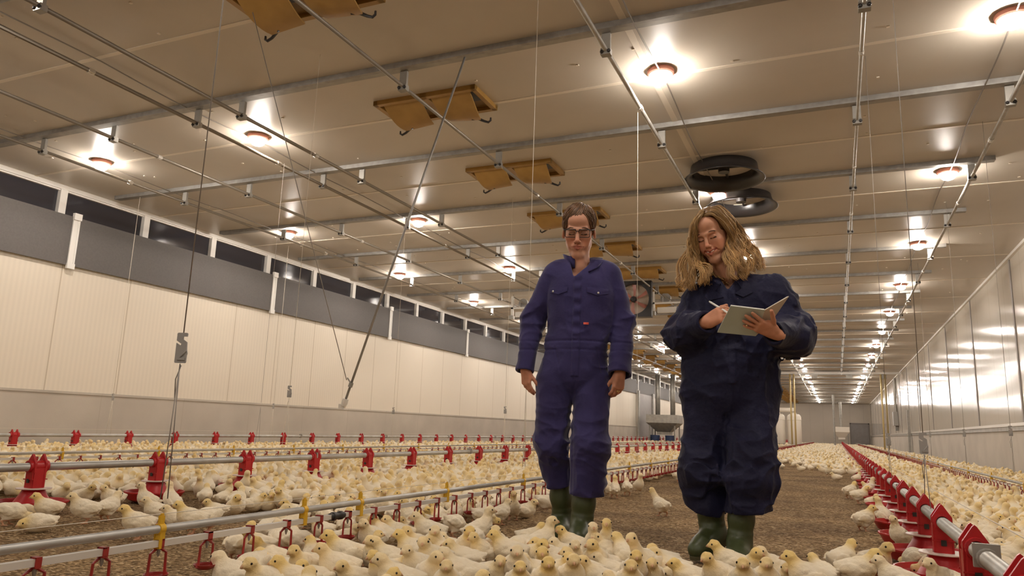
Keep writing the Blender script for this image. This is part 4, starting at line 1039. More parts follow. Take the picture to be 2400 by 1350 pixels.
FEED = [(0.375, y) for y in R_Y if y < 74] + [(-4.25, y) for y in L_Y] + [(-9.7, y) for y in FARL_Y]
PEOPLE = [(-1.30, 3.80, 0.26), (-0.50, 3.62, 0.26)]
def in_view(x, y, m=0.12):
    d = Vector((x, y, 0.08 - CAM_H)); z = d.dot(CF)
    if z < 0.3: return None
    u, v = d.dot(CR) / z * FPX / 1200, d.dot(CU) / z * FPX / 675
    return (u, v, z) if abs(u) < 1 + m and abs(v) < 1.02 + m * 2 else None
def density(x, y):
    """chance that a random spot carries a chick (from how the flock stands in the photo)"""
    if -1.86 < x < 0.24:                                   # the bare path
        if y < 4.6:                                        # the crowd gathered in front of the two people
            d = Vector((x, y, -CAM_H)); z = d.dot(CF); px, py = 1200 + FPX * d.dot(CR) / z, 675 - FPX * d.dot(CU) / z
            lim = np.interp(px, [545, 560, 900, 1140, 1240, 1440, 1520, 1600, 1700, 1780, 1900, 1960, 2080, 2120], [3000, 1290, 1285, 1280, 1305, 1318, 1365, 3000, 3000, 3000, 3000, 3000, 3000, 3000])
            return 0.6 if py > lim else 0.0
        edge = max(0.0, 1 - (0.24 - x) / 0.42)             # strays beside the right feeders
        if y < 7: return 0.02 * edge
        if y < 13: return 0.05 * edge + (0.06 if x < -1.62 else 0.0)
        return min(1.0, 0.45 * edge + max(0.0, (y - 13.5 + 2.6 * (x + 0.8)) / 9.0))
    if x <= -1.86:
        if y < 1.9: return 0.0
        if x > -2.06 and 2.4 < y < 13: return 0.15
        if x > -4.6:
            d = y + 0.30 * (x + 2.0)
            if d < 2.4: return 0.0
            if d < 3.1: return 0.30 * (d - 2.4) / 0.7 + 0.02
            if d < 3.8: return 0.40 + 0.55 * (d - 3.1) / 0.7
        elif y < 3.3: return 0.30
        return 0.97
    if x < 0.60 and y < 13: return 0.10
    return 0.97
cell = {}
def free(x, y, r, q=0.14):
    i, j = int(x / q), int(y / q)
    for a in range(i - 1, i + 2):
        for b_ in range(j - 1, j + 2):
            for (px, py, pr) in cell.get((a, b_), ()):
                if (px - x) ** 2 + (py - y) ** 2 < (pr + r) ** 2: return False
    return True
def occupy(x, y, r, q=0.14): cell.setdefault((int(x / q), int(y / q)), []).append((x, y, r))
for o_ in occupied: occupy(*o_)
for fx, fy in FEED:
    for a in range(6): occupy(fx + 0.10 * math.cos(a), fy + 0.10 * math.sin(a), 0.05)
    occupy(fx, fy, 0.08)
for px, py, pr in PEOPLE:
    for a in range(8):
        occupy(px + 0.15 * math.cos(a * PI / 4), py + 0.15 * math.sin(a * PI / 4), 0.10)
    occupy(px, py, 0.12)
cr = random.Random(21)
FLOCK = []
for y0_, y1_, n_ in ((1.6, 8, 46000), (8, 20, 46000), (20, 45, 34000), (45, 78.5, 24000)):
    rad = 0.0445 if y0_ < 8 else (0.051 if y0_ < 20 else (0.088 if y0_ < 45 else 0.13))
    tpm = n_ / (13.17 * (y1_ - y0_))                        # tries per square metre
    for i in range(n_):
        x, y = cr.uniform(-10.35, 2.82), cr.uniform(y0_, y1_)
        v = in_view(x, y)
        d0 = density(x, y)
        if v is None or cr.random() > (d0 if d0 > 0.9 else d0 * 55.0 / tpm): continue
        dl_ = min(abs(x + 1.95), 9)
        if dl_ < 0.045 and y < 12: continue
        if any(abs(x - a) < c and abs(y - b) < c for a, b, c in ((-9.0, 42.5, 1.0), (0.375, 74.2, 0.9), (-3.60, 53, 0.6), (-2.58, 53, 0.6), (-0.17, 62, 0.3), (2.9, 36.6, 0.25), (-1.98, 39.85, 0.25), (2.15, 39.85, 0.25))): continue
        if not free(x, y, rad): continue
        occupy(x, y, rad)
        p = cr.choices(['stand', 'stand_l', 'stand_r', 'alert', 'sit', 'sit_l', 'sit_r', 'peck', 'sleep'], [5, 3, 3, 1.4, 5, 3, 3, 1.1, 0.8])[0]
        FLOCK.append((v[2], x, y, p, cr.uniform(0, 2 * PI), cr.uniform(0.73, 0.88)))
FLOCK.sort()
N_IND = 300 - len(HAND)
near, rest = FLOCK[:N_IND], FLOCK[N_IND:]

# labels for the hand-placed foreground chicks and the nearest of the flock
def angle_code(x, y, rz):
    tc = math.atan2(-y, -x); a = (rz - tc + PI) % (2 * PI) - PI
    k = int(round(a / (PI / 4))) % 8
    return ['C', 'RC', 'R', 'RA', 'A', 'LA', 'L', 'LC'][k]
LANDMARKS = []
for i, y in enumerate([y for y in R_Y if y > 2.0][:9]): LANDMARKS.append((0.375, y, 'the %s right-line feeder' % ORD[i], 0.75))
for i, y in enumerate([y for y in L_Y if y > 2.6][:9]): LANDMARKS.append((-4.25, y, 'the %s left-line feeder' % ORD[i], 0.9))
for i, y in enumerate([y for y in NEAR_CUPS if y > 1.25][:26]):
    if i < 20: LANDMARKS.append((-1.95, y, 'the %s red cup' % ORD[i], 0.55))
LANDMARKS += [(-1.33, 3.8, "the man's boots", 0.75), (-0.5, 3.62, "the woman's boots", 0.8)]
def where(x, y):
    best = min(LANDMARKS, key=lambda l: math.hypot(l[0] - x, l[1] - y) / l[3])
    d = math.hypot(best[0] - x, best[1] - y)
    if d > best[3] * 1.6: return None
    vx, vy = x / math.hypot(x, y), y / math.hypot(x, y)
    along = (x - best[0]) * vx + (y - best[1]) * vy; side = (x - best[0]) * vy - (y - best[1]) * vx
    if abs(along) > abs(side): pre = 'behind' if along > 0 else 'in front of'
    else: pre = 'right of' if side > 0 else 'left of'
    return pre + ' ' + best[2]
ALL_IND = [(x, y, heading(fc, x, y) + cr.uniform(-0.12, 0.12), pose, sc) for (x, y, fc, pose, sc) in HAND] + [(x, y, rz, p, sc) for (_, x, y, p, rz, sc) in near]
cand = []
for (x, y, rz, pose, sc) in ALL_IND:
    wtxt = where(x, y)
    if wtxt is None:
        wtxt = 'in the flock left of the drinker line' if x < -1.95 else ('on the bare path' if x < 0.2 else 'in the right flock')
    cand.append('%s chick %s, %s' % (POSE_TXT[pose], FACE_TXT[angle_code(x, y, rz)], wtxt))
from collections import Counter
cnt = Counter(cand); byl = {}
for i, c in enumerate(cand):
    if cnt[c] > 1: byl.setdefault(c, []).append(i)
final = list(cand)
for c, ii in byl.items():                                   # same words: tell them apart by distance from the viewer
    ii.sort(key=lambda i: ALL_IND[i][0] ** 2 + ALL_IND[i][1] ** 2)
    for k, i in enumerate(ii):
        ex = (['nearer', 'farther'] if len(ii) == 2 else (['nearest', 'second nearest', 'third nearest', 'fourth nearest', 'fifth nearest', 'sixth nearest'] + ['rearmost'] * 20))[k]
        final[i] = ex + ' ' + c
for (x, y, rz, pose, sc), lb in zip(ALL_IND, final):
    g = 'chicks gathered in front on the path' if -1.9 < x < 0.3 and y < 4.6 else ('chicks in the left flock' if x <= -1.9 else ('strays on the path' if x < 0.3 else 'chicks in the right flock'))
    put_chick(pose, x, y, rz, sc, lb, g)

def flock_mesh(items):
    Vs, Fs, Ts = [], [], []; base = 0
    rs = np.random.RandomState(5)
    for (z, x, y, p, rz, sc) in items:
        lod = 1 if z < 7 else (2 if z < 13 else (3 if z < 26 else 4))
        V, F, T = CLOD[lod][rs.randint(len(CLOD[lod]))]
        c, s = math.cos(rz) * sc, math.sin(rz) * sc
        W = np.empty_like(V); W[:, 0] = V[:, 0] * c - V[:, 1] * s + x; W[:, 1] = V[:, 0] * s + V[:, 1] * c + y; W[:, 2] = V[:, 2] * sc
        T2 = T.copy(); T2[:, 0] = np.clip(T[:, 0] * rs.uniform(0.5, 1.35), 0, 1)
        Vs.append(W); Fs.append(F + base); Ts.append(T2); base += len(V)
    return me_from('chick_flock', np.concatenate(Vs), np.concatenate(Fs), M['down'], smooth=True, attrs={'tint': np.concatenate(Ts)})
o = link('chick_flock', flock_mesh(rest))
tag(o, 'dense flock of small pale yellow chicks covering the far litter', 'chicks', kind='stuff')
print('chicks', len(HAND), len(near), len(rest), len(o.data.vertices))

# ------------------------------------------------------------------ people
def cloth(name, base, alt, rough=0.85, spec=0.25, bumps=420, sheen=0.25, bd=(0.25, 0.0015)):
    m = mat(name, base, rough, spec=spec, sheen=sheen, noise=(7, alt, 5), bump=(bumps, bd[0], bd[1]))
    return m
M['navy_man'] = cloth('violet_navy_cotton', (0.036, 0.030, 0.108), (0.028, 0.023, 0.084), bumps=70, bd=(0.30, 0.004))
M['navy_woman'] = cloth('dark_navy_coated_cloth', (0.0135, 0.0140, 0.044), (0.010, 0.0105, 0.032), rough=0.62, spec=0.20, sheen=0.05, bumps=34, bd=(0.55, 0.009))
M['skin'] = mat('skin', (0.6, 0.33, 0.22), 0.5, spec=0.35, vcol='Col', sss=0.12, bump=(300, 0.06, 0.001))
M['hair_man'] = mat('brown_hair', (0.1, 0.05, 0.02), 0.42, spec=0.4, vcol='Col')
M['hair_woman'] = mat('blond_hair', (0.4, 0.24, 0.08), 0.40, spec=0.45, vcol='Col')
M['boot'] = mat('green_rubber', (0.055, 0.070, 0.026), 0.42, spec=0.45, noise=(9, (0.045, 0.055, 0.02), 4))
M['sole'] = mat('boot_sole', (0.085, 0.075, 0.035), 0.6)
M['frame'] = mat('spectacle_frame', (0.018, 0.012, 0.010), 0.3)
def lensmat():
    m = bpy.data.materials.new('spectacle_lens'); m.use_nodes = True; nt = m.node_tree; nt.nodes.remove(nt.nodes['Principled BSDF'])
    a, b, x = nt.nodes.new('ShaderNodeBsdfTransparent'), nt.nodes.new('ShaderNodeBsdfGlossy'), nt.nodes.new('ShaderNodeMixShader')
    a.inputs[0].default_value = (0.93, 0.93, 0.93, 1); b.inputs['Roughness'].default_value = 0.05; x.inputs[0].default_value = 0.05
    nt.links.new(a.outputs[0], x.inputs[1]); nt.links.new(b.outputs[0], x.inputs[2]); nt.links.new(x.outputs[0], nt.nodes['Material Output'].inputs[0])
    return m
M['lens'] = lensmat()
M['tooth'] = mat('teeth', (0.75, 0.66, 0.55), 0.3)
M['cover'] = mat('notebook_cover', (0.48, 0.54, 0.47), 0.6)
M['cover2'] = mat('notebook_inner', (0.60, 0.53, 0.42), 0.7)
M['paper'] = mat('paper', (0.82, 0.78, 0.72), 0.8)
M['pen'] = mat('pen_white', (0.75, 0.76, 0.72), 0.35)
M['redtag'] = mat('red_tag', (0.75, 0.10, 0.06), 0.6)
M['snap'] = mat('snap_metal', (0.55, 0.54, 0.50), 0.35, metal=0.8)
M['gold'] = mat('gold_ring', (0.75, 0.55, 0.25), 0.3, metal=1.0)

def lerp3(a, b, t): return tuple(x + (y - x) * t for x, y in zip(a, b))
def nrm(v): v = np.array(v, float); return v / (np.linalg.norm(v) + 1e-9)

def sculpt_head(f, c, R, sc, fem, smile):
    """R: 3x3 with columns side(x), back(y), up(z) in body space; the face looks along -y of the head frame"""
    Rn = np.array(R, np.float32); c = np.array(c, np.float32)
    def H(x, y, z): return tuple(c + Rn @ (np.array((x, -y, z), np.float32) * sc))
    def E(p, r, k, mode='u', rot=None):
        RR = Rn if rot is None else np.array(R @ rot, np.float32)
        f.ell(H(*p), tuple(q * sc for q in r), k * sc, mode, R=RR)
    def Cn(a, b, ra, rb=None, k=0.012, mode='u'): f.cone(H(*a), H(*b), ra * sc, (ra if rb is None else rb) * sc, k * sc, mode)
    jw = 0.90 if fem else 1.0
    E((0, -0.018, 0.045), (0.076, 0.096, 0.088), 0.02)
    E((0, 0.019, -0.021), (0.0655, 0.068, 0.090), 0.025)
    for s in (-1, 1):
        Cn((s * 0.045 * jw, 0.004, -0.062), (s * 0.016 * jw, 0.072, -0.110), 0.016, 0.0165, 0.030)
        E((s * 0.044, 0.060, -0.020), (0.022, 0.020, 0.018), 0.022)                       # cheekbone
        E((s * (0.038 if smile else 0.033), 0.058 + (0.006 if smile else 0), -0.050), (0.020, 0.020, 0.026), 0.022)                       # cheek
    E((0, 0.076, -0.110), (0.022 * jw, 0.018, 0.018), 0.018)                              # chin
    E((0, 0.060, 0.065), (0.050, 0.036, 0.038), 0.03)                                     # forehead
    Cn((-0.042, 0.078, 0.026), (-0.012, 0.091, 0.024), 0.010, 0.009, 0.014); Cn((0.042, 0.078, 0.026), (0.012, 0.091, 0.024), 0.010, 0.009, 0.014)
    for s in (-1, 1):
        E((s * 0.032, 0.097, 0.004), (0.019, 0.012, 0.0105), 0.012, 's')                  # eye socket
        E((s * 0.0315, 0.0765, 0.003), (0.0150, 0.0125, 0.0115), 0.003)                   # lidded eye ball
        Cn((s * 0.044, 0.079, -0.001), (s * 0.020, 0.0865, -0.0015), 0.0035, 0.003, 0.004)
    # nose
    nf = 0.86 if fem else 1.0; ny = -0.005 if fem else 0.0
    Cn((0, 0.090, 0.018), (0, 0.113 + ny, -0.030), 0.0085 * nf, 0.0112 * nf, 0.014)
    E((0, 0.116 + ny, -0.033), (0.0105 * nf, 0.0100, 0.0092 * nf), 0.008)
    for s in (-1, 1):
        E((s * 0.0118 * nf, 0.102 + ny * 0.5, -0.038), (0.0072, 0.0095, 0.0070), 0.006)
        E((s * 0.0058, 0.109 + ny, -0.0452), (0.0032, 0.005, 0.0030), 0.003, 's')
    # mouth
    w = 0.030 if smile else 0.028; lift = 0.009 if smile else 0.001
    E((0, 0.086, -0.067), (0.030, 0.014, 0.021), 0.02)
    for s in (-1, 1):
        Cn((0, 0.1015, -0.0605), (s * w, 0.083, -0.066 + lift), 0.0048, 0.0026, 0.005)
        Cn((0, 0.1000, -0.0785 if smile else -0.0725), (s * w * 0.92, 0.083, -0.068 + lift), 0.0060, 0.0028, 0.005)
        Cn((0, 0.107, -0.0672), (s * w, 0.088, -0.067 + lift), 0.0058 if smile else 0.0020, 0.0013, 0.003, 's')
        if smile:
            Cn((s * 0.018, 0.096, -0.044), (s * 0.037, 0.078, -0.068), 0.0024, 0.0020, 0.008, 's')
    for s in (-1, 1):                                                                     # ears
        rot = Matrix.Rotation(s * 0.35, 3, 'Z') @ Matrix.Rotation(-0.15, 3, 'X')
        E((s * 0.080, -0.010, -0.004), (0.0085, 0.019, 0.032), 0.008, rot=rot)
        E((s * 0.087, -0.004, 0.000), (0.006, 0.010, 0.018), 0.006, 's', rot=rot)
    return H

def head_colours(V, H, sc, base, fem, smile, hairc):
    """lip, lash and blush colours plus painted lip-groove and nostril shade on the skin mesh"""
    Cc = np.tile(np.array(base, np.float32), (len(V), 1))
    Cc *= (0.93 + 0.14 * vnoise(V, (60, 60, 60)))[:, None]
    def seg(a, b, r, soft):
        a, b = np.array(H(*a), np.float32), np.array(H(*b), np.float32); ab = b - a
        t = np.clip(((V - a) @ ab) / (ab @ ab), 0, 1); d = np.linalg.norm(V - a - t[:, None] * ab, axis=1)
        return np.clip((r * sc - d) / (soft * sc) + 0.5, 0, 1)
    def mixc(m, col, amt=1.0):
        nonlocal Cc
        m = (m * amt)[:, None]; Cc = Cc * (1 - m) + np.array(col, np.float32) * m
    red = (base[0] * 1.02, base[1] * 0.70, base[2] * 0.62)
    for s in (-1, 1):
        mixc(seg((s * 0.042, 0.066, -0.036), (s * 0.036, 0.07, -0.04), 0.026, 0.03), red, 0.55)
    mixc(seg((0, 0.116, -0.03), (0, 0.114, -0.036), 0.014, 0.014), red, 0.55)
    w = 0.030 if smile else 0.028; lift = 0.009 if smile else 0.001
    lip = (base[0] * 0.72, base[1] * 0.40, base[2] * 0.40)
    for s in (-1, 1):
        mixc(seg((0, 0.103, -0.0605), (s * w, 0.085, -0.066 + lift), 0.0058, 0.003), lip, 0.85)
        mixc(seg((0, 0.101, -0.0785 if smile else -0.0725), (s * w * 0.92, 0.085, -0.068 + lift), 0.0070, 0.003), lip, 0.9)
        mixc(seg((0, 0.101, -0.0672), (s * w, 0.085, -0.067 + lift), 0.0026, 0.002), (0.09, 0.025, 0.02), 0.95)  # shade in the groove between the lips, put into the colour
        # lash line and darker skin of the lowered lids
        mixc(seg((s * 0.0195, 0.0885, -0.0035), (s * 0.031, 0.0905, -0.0065), 0.0036, 0.002), (0.02, 0.012, 0.01), 0.95)
        mixc(seg((s * 0.031, 0.0905, -0.0065), (s * 0.0455, 0.081, -0.002), 0.0038, 0.002), (0.02, 0.012, 0.01), 0.95)
        mixc(seg((s * 0.024, 0.092, 0.009), (s * 0.042, 0.084, 0.009), 0.006, 0.008), (base[0] * 0.72, base[1] * 0.6, base[2] * 0.55), 0.5)
        mixc(seg((s * 0.0058, 0.111, -0.0455), (s * 0.0058, 0.107, -0.0455), 0.0038, 0.003), (0.12, 0.04, 0.03), 0.8)  # dark colour painted for the shade inside the nostrils
    return Cc

def sculpt_hand(f, W, fwd, back, side, sc, curls, spread=0.10, thumb=(0.5, 0.55, 0.10), tcurl=0.4):
    """W wrist; fwd along the hand; back = out of the back of the hand; side = towards the thumb"""
    W = np.array(W, float); fwd = nrm(fwd); back = nrm(np.array(back) - fwd * np.dot(back, fwd)); side = np.array(side, float)
    side = nrm(side - fwd * np.dot(side, fwd) - back * np.dot(side, back))
    def p(a, b, c): return W + (fwd * a + side * b + back * c) * sc
    f.cone(p(-0.03, 0, 0), p(0.01, 0, 0), 0.026 * sc, 0.025 * sc, 0.015)
    for i, b in enumerate((0.030, 0.011, -0.009, -0.027)):
        f.cone(p(0.012, b * 0.65, 0), p(0.088 - 0.004 * abs(i - 1), b, 0.003), 0.0165 * sc, 0.0125 * sc, 0.014)
    f.cone(p(0.02, 0.02, -0.008), p(0.055, 0.030, -0.010), 0.017 * sc, 0.014 * sc, 0.014)
    f.cone(p(0.02, -0.02, -0.008), p(0.07, -0.024, -0.008), 0.015 * sc, 0.013 * sc, 0.014)
    Ls = (0.074, 0.082, 0.076, 0.060)
    ends = []
    for i, b in enumerate((0.030, 0.011, -0.009, -0.027)):
        base = p(0.088 - 0.004 * abs(i - 1), b, 0.002); ang = 0.0
        sp = (1.4 - i) * spread
        d0 = nrm(fwd + side * sp); L = Ls[i] * sc; r = (0.0098, 0.0100, 0.0096, 0.0084)[i] * sc
        cur = curls[i]; pt = base
        for j, fr in enumerate((0.46, 0.30, 0.24)):
            ang += cur[j]
            d = d0 * math.cos(ang) - back * math.sin(ang)
            nx = pt + d * L * fr
            f.cone(pt, nx, r * (1.0 - 0.07 * j), r * (0.94 - 0.09 * j), 0.0045)
            pt = nx
        ends.append(tuple(pt))
    a, b, c = thumb
    pt = p(0.022, 0.026, -0.006); d = nrm(fwd * a + side * b - back * c); r = 0.0118 * sc
    for j, (Lt, cu) in enumerate(((0.044, 0.0), (0.034, tcurl * 0.5), (0.028, tcurl))):
        d = nrm(d + (fwd * 0.6 - back * 0.5 - side * 0.25) * cu)
        nx = pt + d * Lt * sc
        f.cone(pt, nx, r * (1.05 - 0.1 * j), r * (0.98 - 0.1 * j), 0.008 if j == 0 else 0.005); pt = nx
    ends.append(tuple(pt))
    return ends

def cloth_folds(spots, amp0, freq=(7, 7, 17), seed=0.0, base_s=0.012):
    """creases: ridged noise, stronger near the given (centre, radius, amount) spots"""
    def fn(P):
        q = P + seed
        w = np.stack([vnoise(q, (5, 5, 5)), vnoise(q + 7, (5, 5, 5)), vnoise(q + 13, (5, 5, 5))], 1) - 0.5
        n1 = 1 - np.abs(2 * vnoise(q + w * 0.12, freq) - 1)
        n2 = 1 - np.abs(2 * vnoise(q + 31 + w * 0.10, (freq[0] * 1.9, freq[1] * 1.9, freq[2] * 1.5)) - 1)
        n3 = vnoise(q + 5, (4.5, 4.5, 3.5)) - 0.5
        a = np.full(len(P), amp0, np.float32)
        for c, r, am in spots:
            a += am * np.exp(-((P - np.array(c, np.float32)) ** 2).sum(1) / (r * r))
        n4 = 1 - np.abs(2 * vnoise(q + 47 + w * 0.16, (freq[0] * 1.3, freq[1] * 1.3, freq[2] * 0.8)) - 1)
        return a * ((n1 ** 2.2 - 0.35) * 0.8 + (n2 ** 2 - 0.35) * 0.45 + (n4 ** 5 - 0.2) * 0.6) + base_s * n3
    return fn

def catmull(pts, n):
    P = [np.array(p, float) for p in pts]; P = [2 * P[0] - P[1]] + P + [2 * P[-1] - P[-2]]
    out = []; m = len(P) - 3
    for i in range(n):
        t = i / (n - 1) * m; k = min(int(t), m - 1); t -= k
        a, b, c, d = P[k:k + 4]
        out.append(0.5 * ((2 * b) + (c - a) * t + (2 * a - 5 * b + 4 * c - d) * t * t + (3 * b - 3 * c + d - a) * t ** 3))
    return out

class Hair:
    def __init__(s): s.q = MB(); s.C = []
    def lock(s, pts, r0, r1, col, n=14, wave=0.0, wl=0.09, ph=0.0, sides=6, flat=0.55, mid=1.15):
        c = catmull(pts, n); L = 0.0; out = []; rad = []
        for i, p in enumerate(c):
            if i: L += np.linalg.norm(c[i] - c[i - 1])
            t = i / (n - 1)
            d = nrm(c[min(i + 1, n - 1)] - c[max(i - 1, 0)])
            u = nrm(np.cross(d, (0.2, 1, 0.1))); v = np.cross(d, u)
            a = wave * min(1, (t * 1.5) ** 1.6)
            out.append(p + u * a * math.sin(2 * PI * L / wl + ph) + v * a * 0.8 * math.cos(2 * PI * L / wl + ph * 1.3))
            rad.append((r0 + (r1 - r0) * t) * (1 + (mid - 1) * math.sin(PI * t)))
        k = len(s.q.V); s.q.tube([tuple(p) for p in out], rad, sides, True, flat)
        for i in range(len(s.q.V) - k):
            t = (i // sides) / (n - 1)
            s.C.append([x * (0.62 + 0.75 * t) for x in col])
    def build(s, name, m, parent, extra=None):
        V = np.array(s.q.V, np.float32); F = list(s.q.F); Cc = np.array(s.C, np.float32)
        if extra is not None:
            V2, F2, C2 = extra; F += [tuple(int(i) + len(V) for i in f) for f in F2]
            V = np.concatenate([V, V2]); Cc = np.concatenate([Cc, C2])
        me = me_from(name, V, F, m, smooth=True, attrs={'Col': Cc})
        return link(name, me, parent)

def make_boot(parent, top, ankle, toe, heel, rt, zsole):
    """rubber boot: shaft from `top` to `ankle`, foot towards `toe`; heel/toe give the sole line"""
    lo = np.min([top, ankle, toe, heel], 0) - 0.09; hi = np.max([top, ankle, toe, heel], 0) + 0.09
    f = SDF(frange(lo[0], hi[0], 0.006), frange(lo[1], hi[1], 0.006), frange(lo[2], hi[2] - 0.02, 0.006), far=0.05)
    top, ankle, toe, heel = (np.array(v, float) for v in (top, ankle, toe, heel))
    mid = ankle + (top - ankle) * 0.45
    f.cone(mid, top, rt * 0.97, rt, 0.03); f.cone(ankle, mid, rt * 0.82, rt * 0.97, 0.03)
    fd = nrm(toe - heel)
    f.ell(tuple(heel + fd * 0.045 + np.array((0, 0, 0.045))), (0.043, 0.05, 0.05), 0.03)
    f.cone(tuple(heel + fd * 0.05 + np.array((0, 0, 0.05))), tuple(toe - fd * 0.075 + np.array((0, 0, 0.038))), 0.043, 0.044, 0.035)
    f.cone(tuple(toe - fd * 0.085 + np.array((0, 0, 0.038))), tuple(toe - fd * 0.045 + np.array((0, 0, 0.034))), 0.048, 0.040, 0.03)
    f.cone(tuple(ankle), tuple(toe - fd * 0.11 + np.array((0, 0, 0.05))), rt * 0.80, 0.040, 0.045)
    rim = top + (top - ankle) * 0.02
    def ridge(P):
        r = 0.0
        for t_, a in ((0.93, 0.003), (0.20, 0.0025)):
            c = ankle + (top - ankle) * t_
            ax = nrm(top - ankle)
            r = r + a * np.exp(-(((P - c.astype(np.float32)) @ ax.astype(np.float32)) / 0.008) ** 2)
        return r + (vnoise(P, (14, 14, 18)) - 0.5) * 0.007
    f.displace(ridge, 0.02)
    V, F = f.surface()
    o = link('boot', me_from('boot', V, F, M['boot'], smooth=True), parent)
    q = MB(); n = 12; L = np.linalg.norm(toe - heel) - 0.01; sd = nrm(np.cross(fd, (0, 0, 1))); up = np.cross(sd, fd)
    outl = []
    for i in range(2 * n):
        a = 2 * PI * i / (2 * n); c_, s_ = math.cos(a), math.sin(a)
        t = 0.5 + 0.5 * c_; wv = (0.040 + 0.010 * math.sin(PI * min(1, t * 1.2)) * (1 if t > 0.4 else 0.6)) * (abs(s_) ** 0.7) * (1 if s_ >= 0 else -1)
        outl.append((t * L, wv))
    V = []
    for zz in (0.0, 0.016): V += [tuple(heel + fd * (x + 0.003) + sd * y + up * (zz + 0.001)) for x, y in outl]
    m2 = 2 * n
    q._add(V, [tuple(range(m2 - 1, -1, -1)), tuple(range(m2, 2 * m2))] + [(i, (i + 1) % m2, m2 + (i + 1) % m2, m2 + i) for i in range(m2)])
    q.build('sole', M['sole'], o)
    return o

def person_root(label, G, d, group=None):
    t = thing('person', label, 'person', (G[0], G[1], 0.0), math.atan2(-d[0], d[1]))
    return t

# ================================================================== the man
ROOT = person_root('person in violet navy coverall with dark glasses and green boots, walking with hands hanging', (-1.274, 3.758), (-0.321, 0.947))
J = {'pelv': (-0.016, 0.02, 0.844), 'waist': (-0.010, 0.03, 1.031), 'chest': (0.022, 0.02, 1.278), 'neck': (0.014, 0.02, 1.49), 'head': (0.004, -0.015, 1.647),
     'shR': (-0.146, 0.03, 1.418), 'elR': (-0.240, 0.07, 1.156), 'wrR': (-0.270, 0.0, 0.878), 'shL': (0.188, 0.03, 1.424), 'elL': (0.248, 0.06, 1.154), 'wrL': (0.232, -0.06, 0.868),
     'hipR': (-0.105, 0.02, 0.830), 'knR': (-0.124, 0.03, 0.48), 'hemR': (-0.084, 0.10, 0.290), 'anR': (-0.058, 0.14, 0.095),
     'hipL': (0.088, 0.02, 0.830), 'knL': (0.078, -0.07, 0.489), 'hemL': (0.066, -0.04, 0.255), 'anL': (0.045, -0.03, 0.095)}
HR = rot_axes(-0.08, 0.37, 0.02); HS = 1.07
f = SDF(varaxis([(-0.37, 0.37, 0.0028)]), varaxis([(-0.19, 0.22, 0.0032)]), varaxis([(0.10, 0.70, 0.02), (0.70, 0.95, 0.0028), (0.95, 1.38, 0.014), (1.38, 1.82, 0.0026)]), far=0.05)
H = sculpt_head(f, J['head'], HR, HS, False, False)
f.cone((0.012, 0.030, 1.42), H(0, -0.028, -0.055), 0.060, 0.052, 0.03)
f.cone(H(0, 0.030, -0.098), (0.012, -0.025, 1.445), 0.022, 0.028, 0.03)
f.ell((0.018, 0.035, 1.36), (0.12, 0.07, 0.08), 0.05)
for s, a, b, c in ((-1, 'shR', 'elR', 'wrR'), (1, 'shL', 'elL', 'wrL')):
    f.cone((J[a][0] * 0.85, J[a][1], J[a][2] - 0.02), J[b], 0.042, 0.038, 0.03); f.cone(J[b], J[c], 0.040, 0.028, 0.02)
f.cone(J['chest'], J['waist'], 0.09, 0.085, 0.05); f.cone(J['waist'], J['pelv'], 0.085, 0.085, 0.05)
for a, b, c in (('hipR', 'knR', 'anR'), ('hipL', 'knL', 'anL')):
    f.cone(J[a], J[b], 0.070, 0.036, 0.04); f.cone((J[b][0], J[b][1] + 0.02, J[b][2]), J[c], 0.034, 0.028, 0.03)
rel = [(0.30, 0.30, 0.2), (0.34, 0.34, 0.22), (0.40, 0.36, 0.25), (0.48, 0.40, 0.28)]
sculpt_hand(f, J['wrR'], (0.10, 0.02, -1), (-0.72, -0.62, 0.0), (0.45, -0.85, 0), 0.86, rel, 0.06, (0.85, 0.38, 0.35), 0.25)
sculpt_hand(f, J['wrL'], (-0.12, -0.05, -1), (0.55, -0.80, 0.0), (-0.80, -0.55, 0), 0.90, [(0.45, 0.45, 0.3), (0.5, 0.45, 0.3), (0.52, 0.45, 0.3), (0.6, 0.5, 0.3)], 0.04, (0.8, 0.30, 0.45), 0.3)
V, F = f.surface()
SK = (0.56, 0.285, 0.185)
Cc = head_colours(V, H, HS, SK, False, False, (0.075, 0.038, 0.020))
hd_ = V[:, 2] < 0.95
Cc[hd_] = np.array((0.52, 0.235, 0.145), np.float32) * (0.88 + 0.24 * vnoise(V[hd_], (70, 70, 70)))[:, None]
link('body', me_from('body', V, F, M['skin'], smooth=True, attrs={'Col': Cc}), ROOT)
del f
q = MB(); q.lathe([(0.0108, -0.0022), (0.0118, 0.0), (0.0108, 0.0022), (0.0100, 0.0)], (J['wrL'][0] - 0.012, J['wrL'][1] - 0.010, J['wrL'][2] - 0.095), 16, (0.1, 0.1, 1), closed=True); q.build('ring', M['gold'], ROOT)

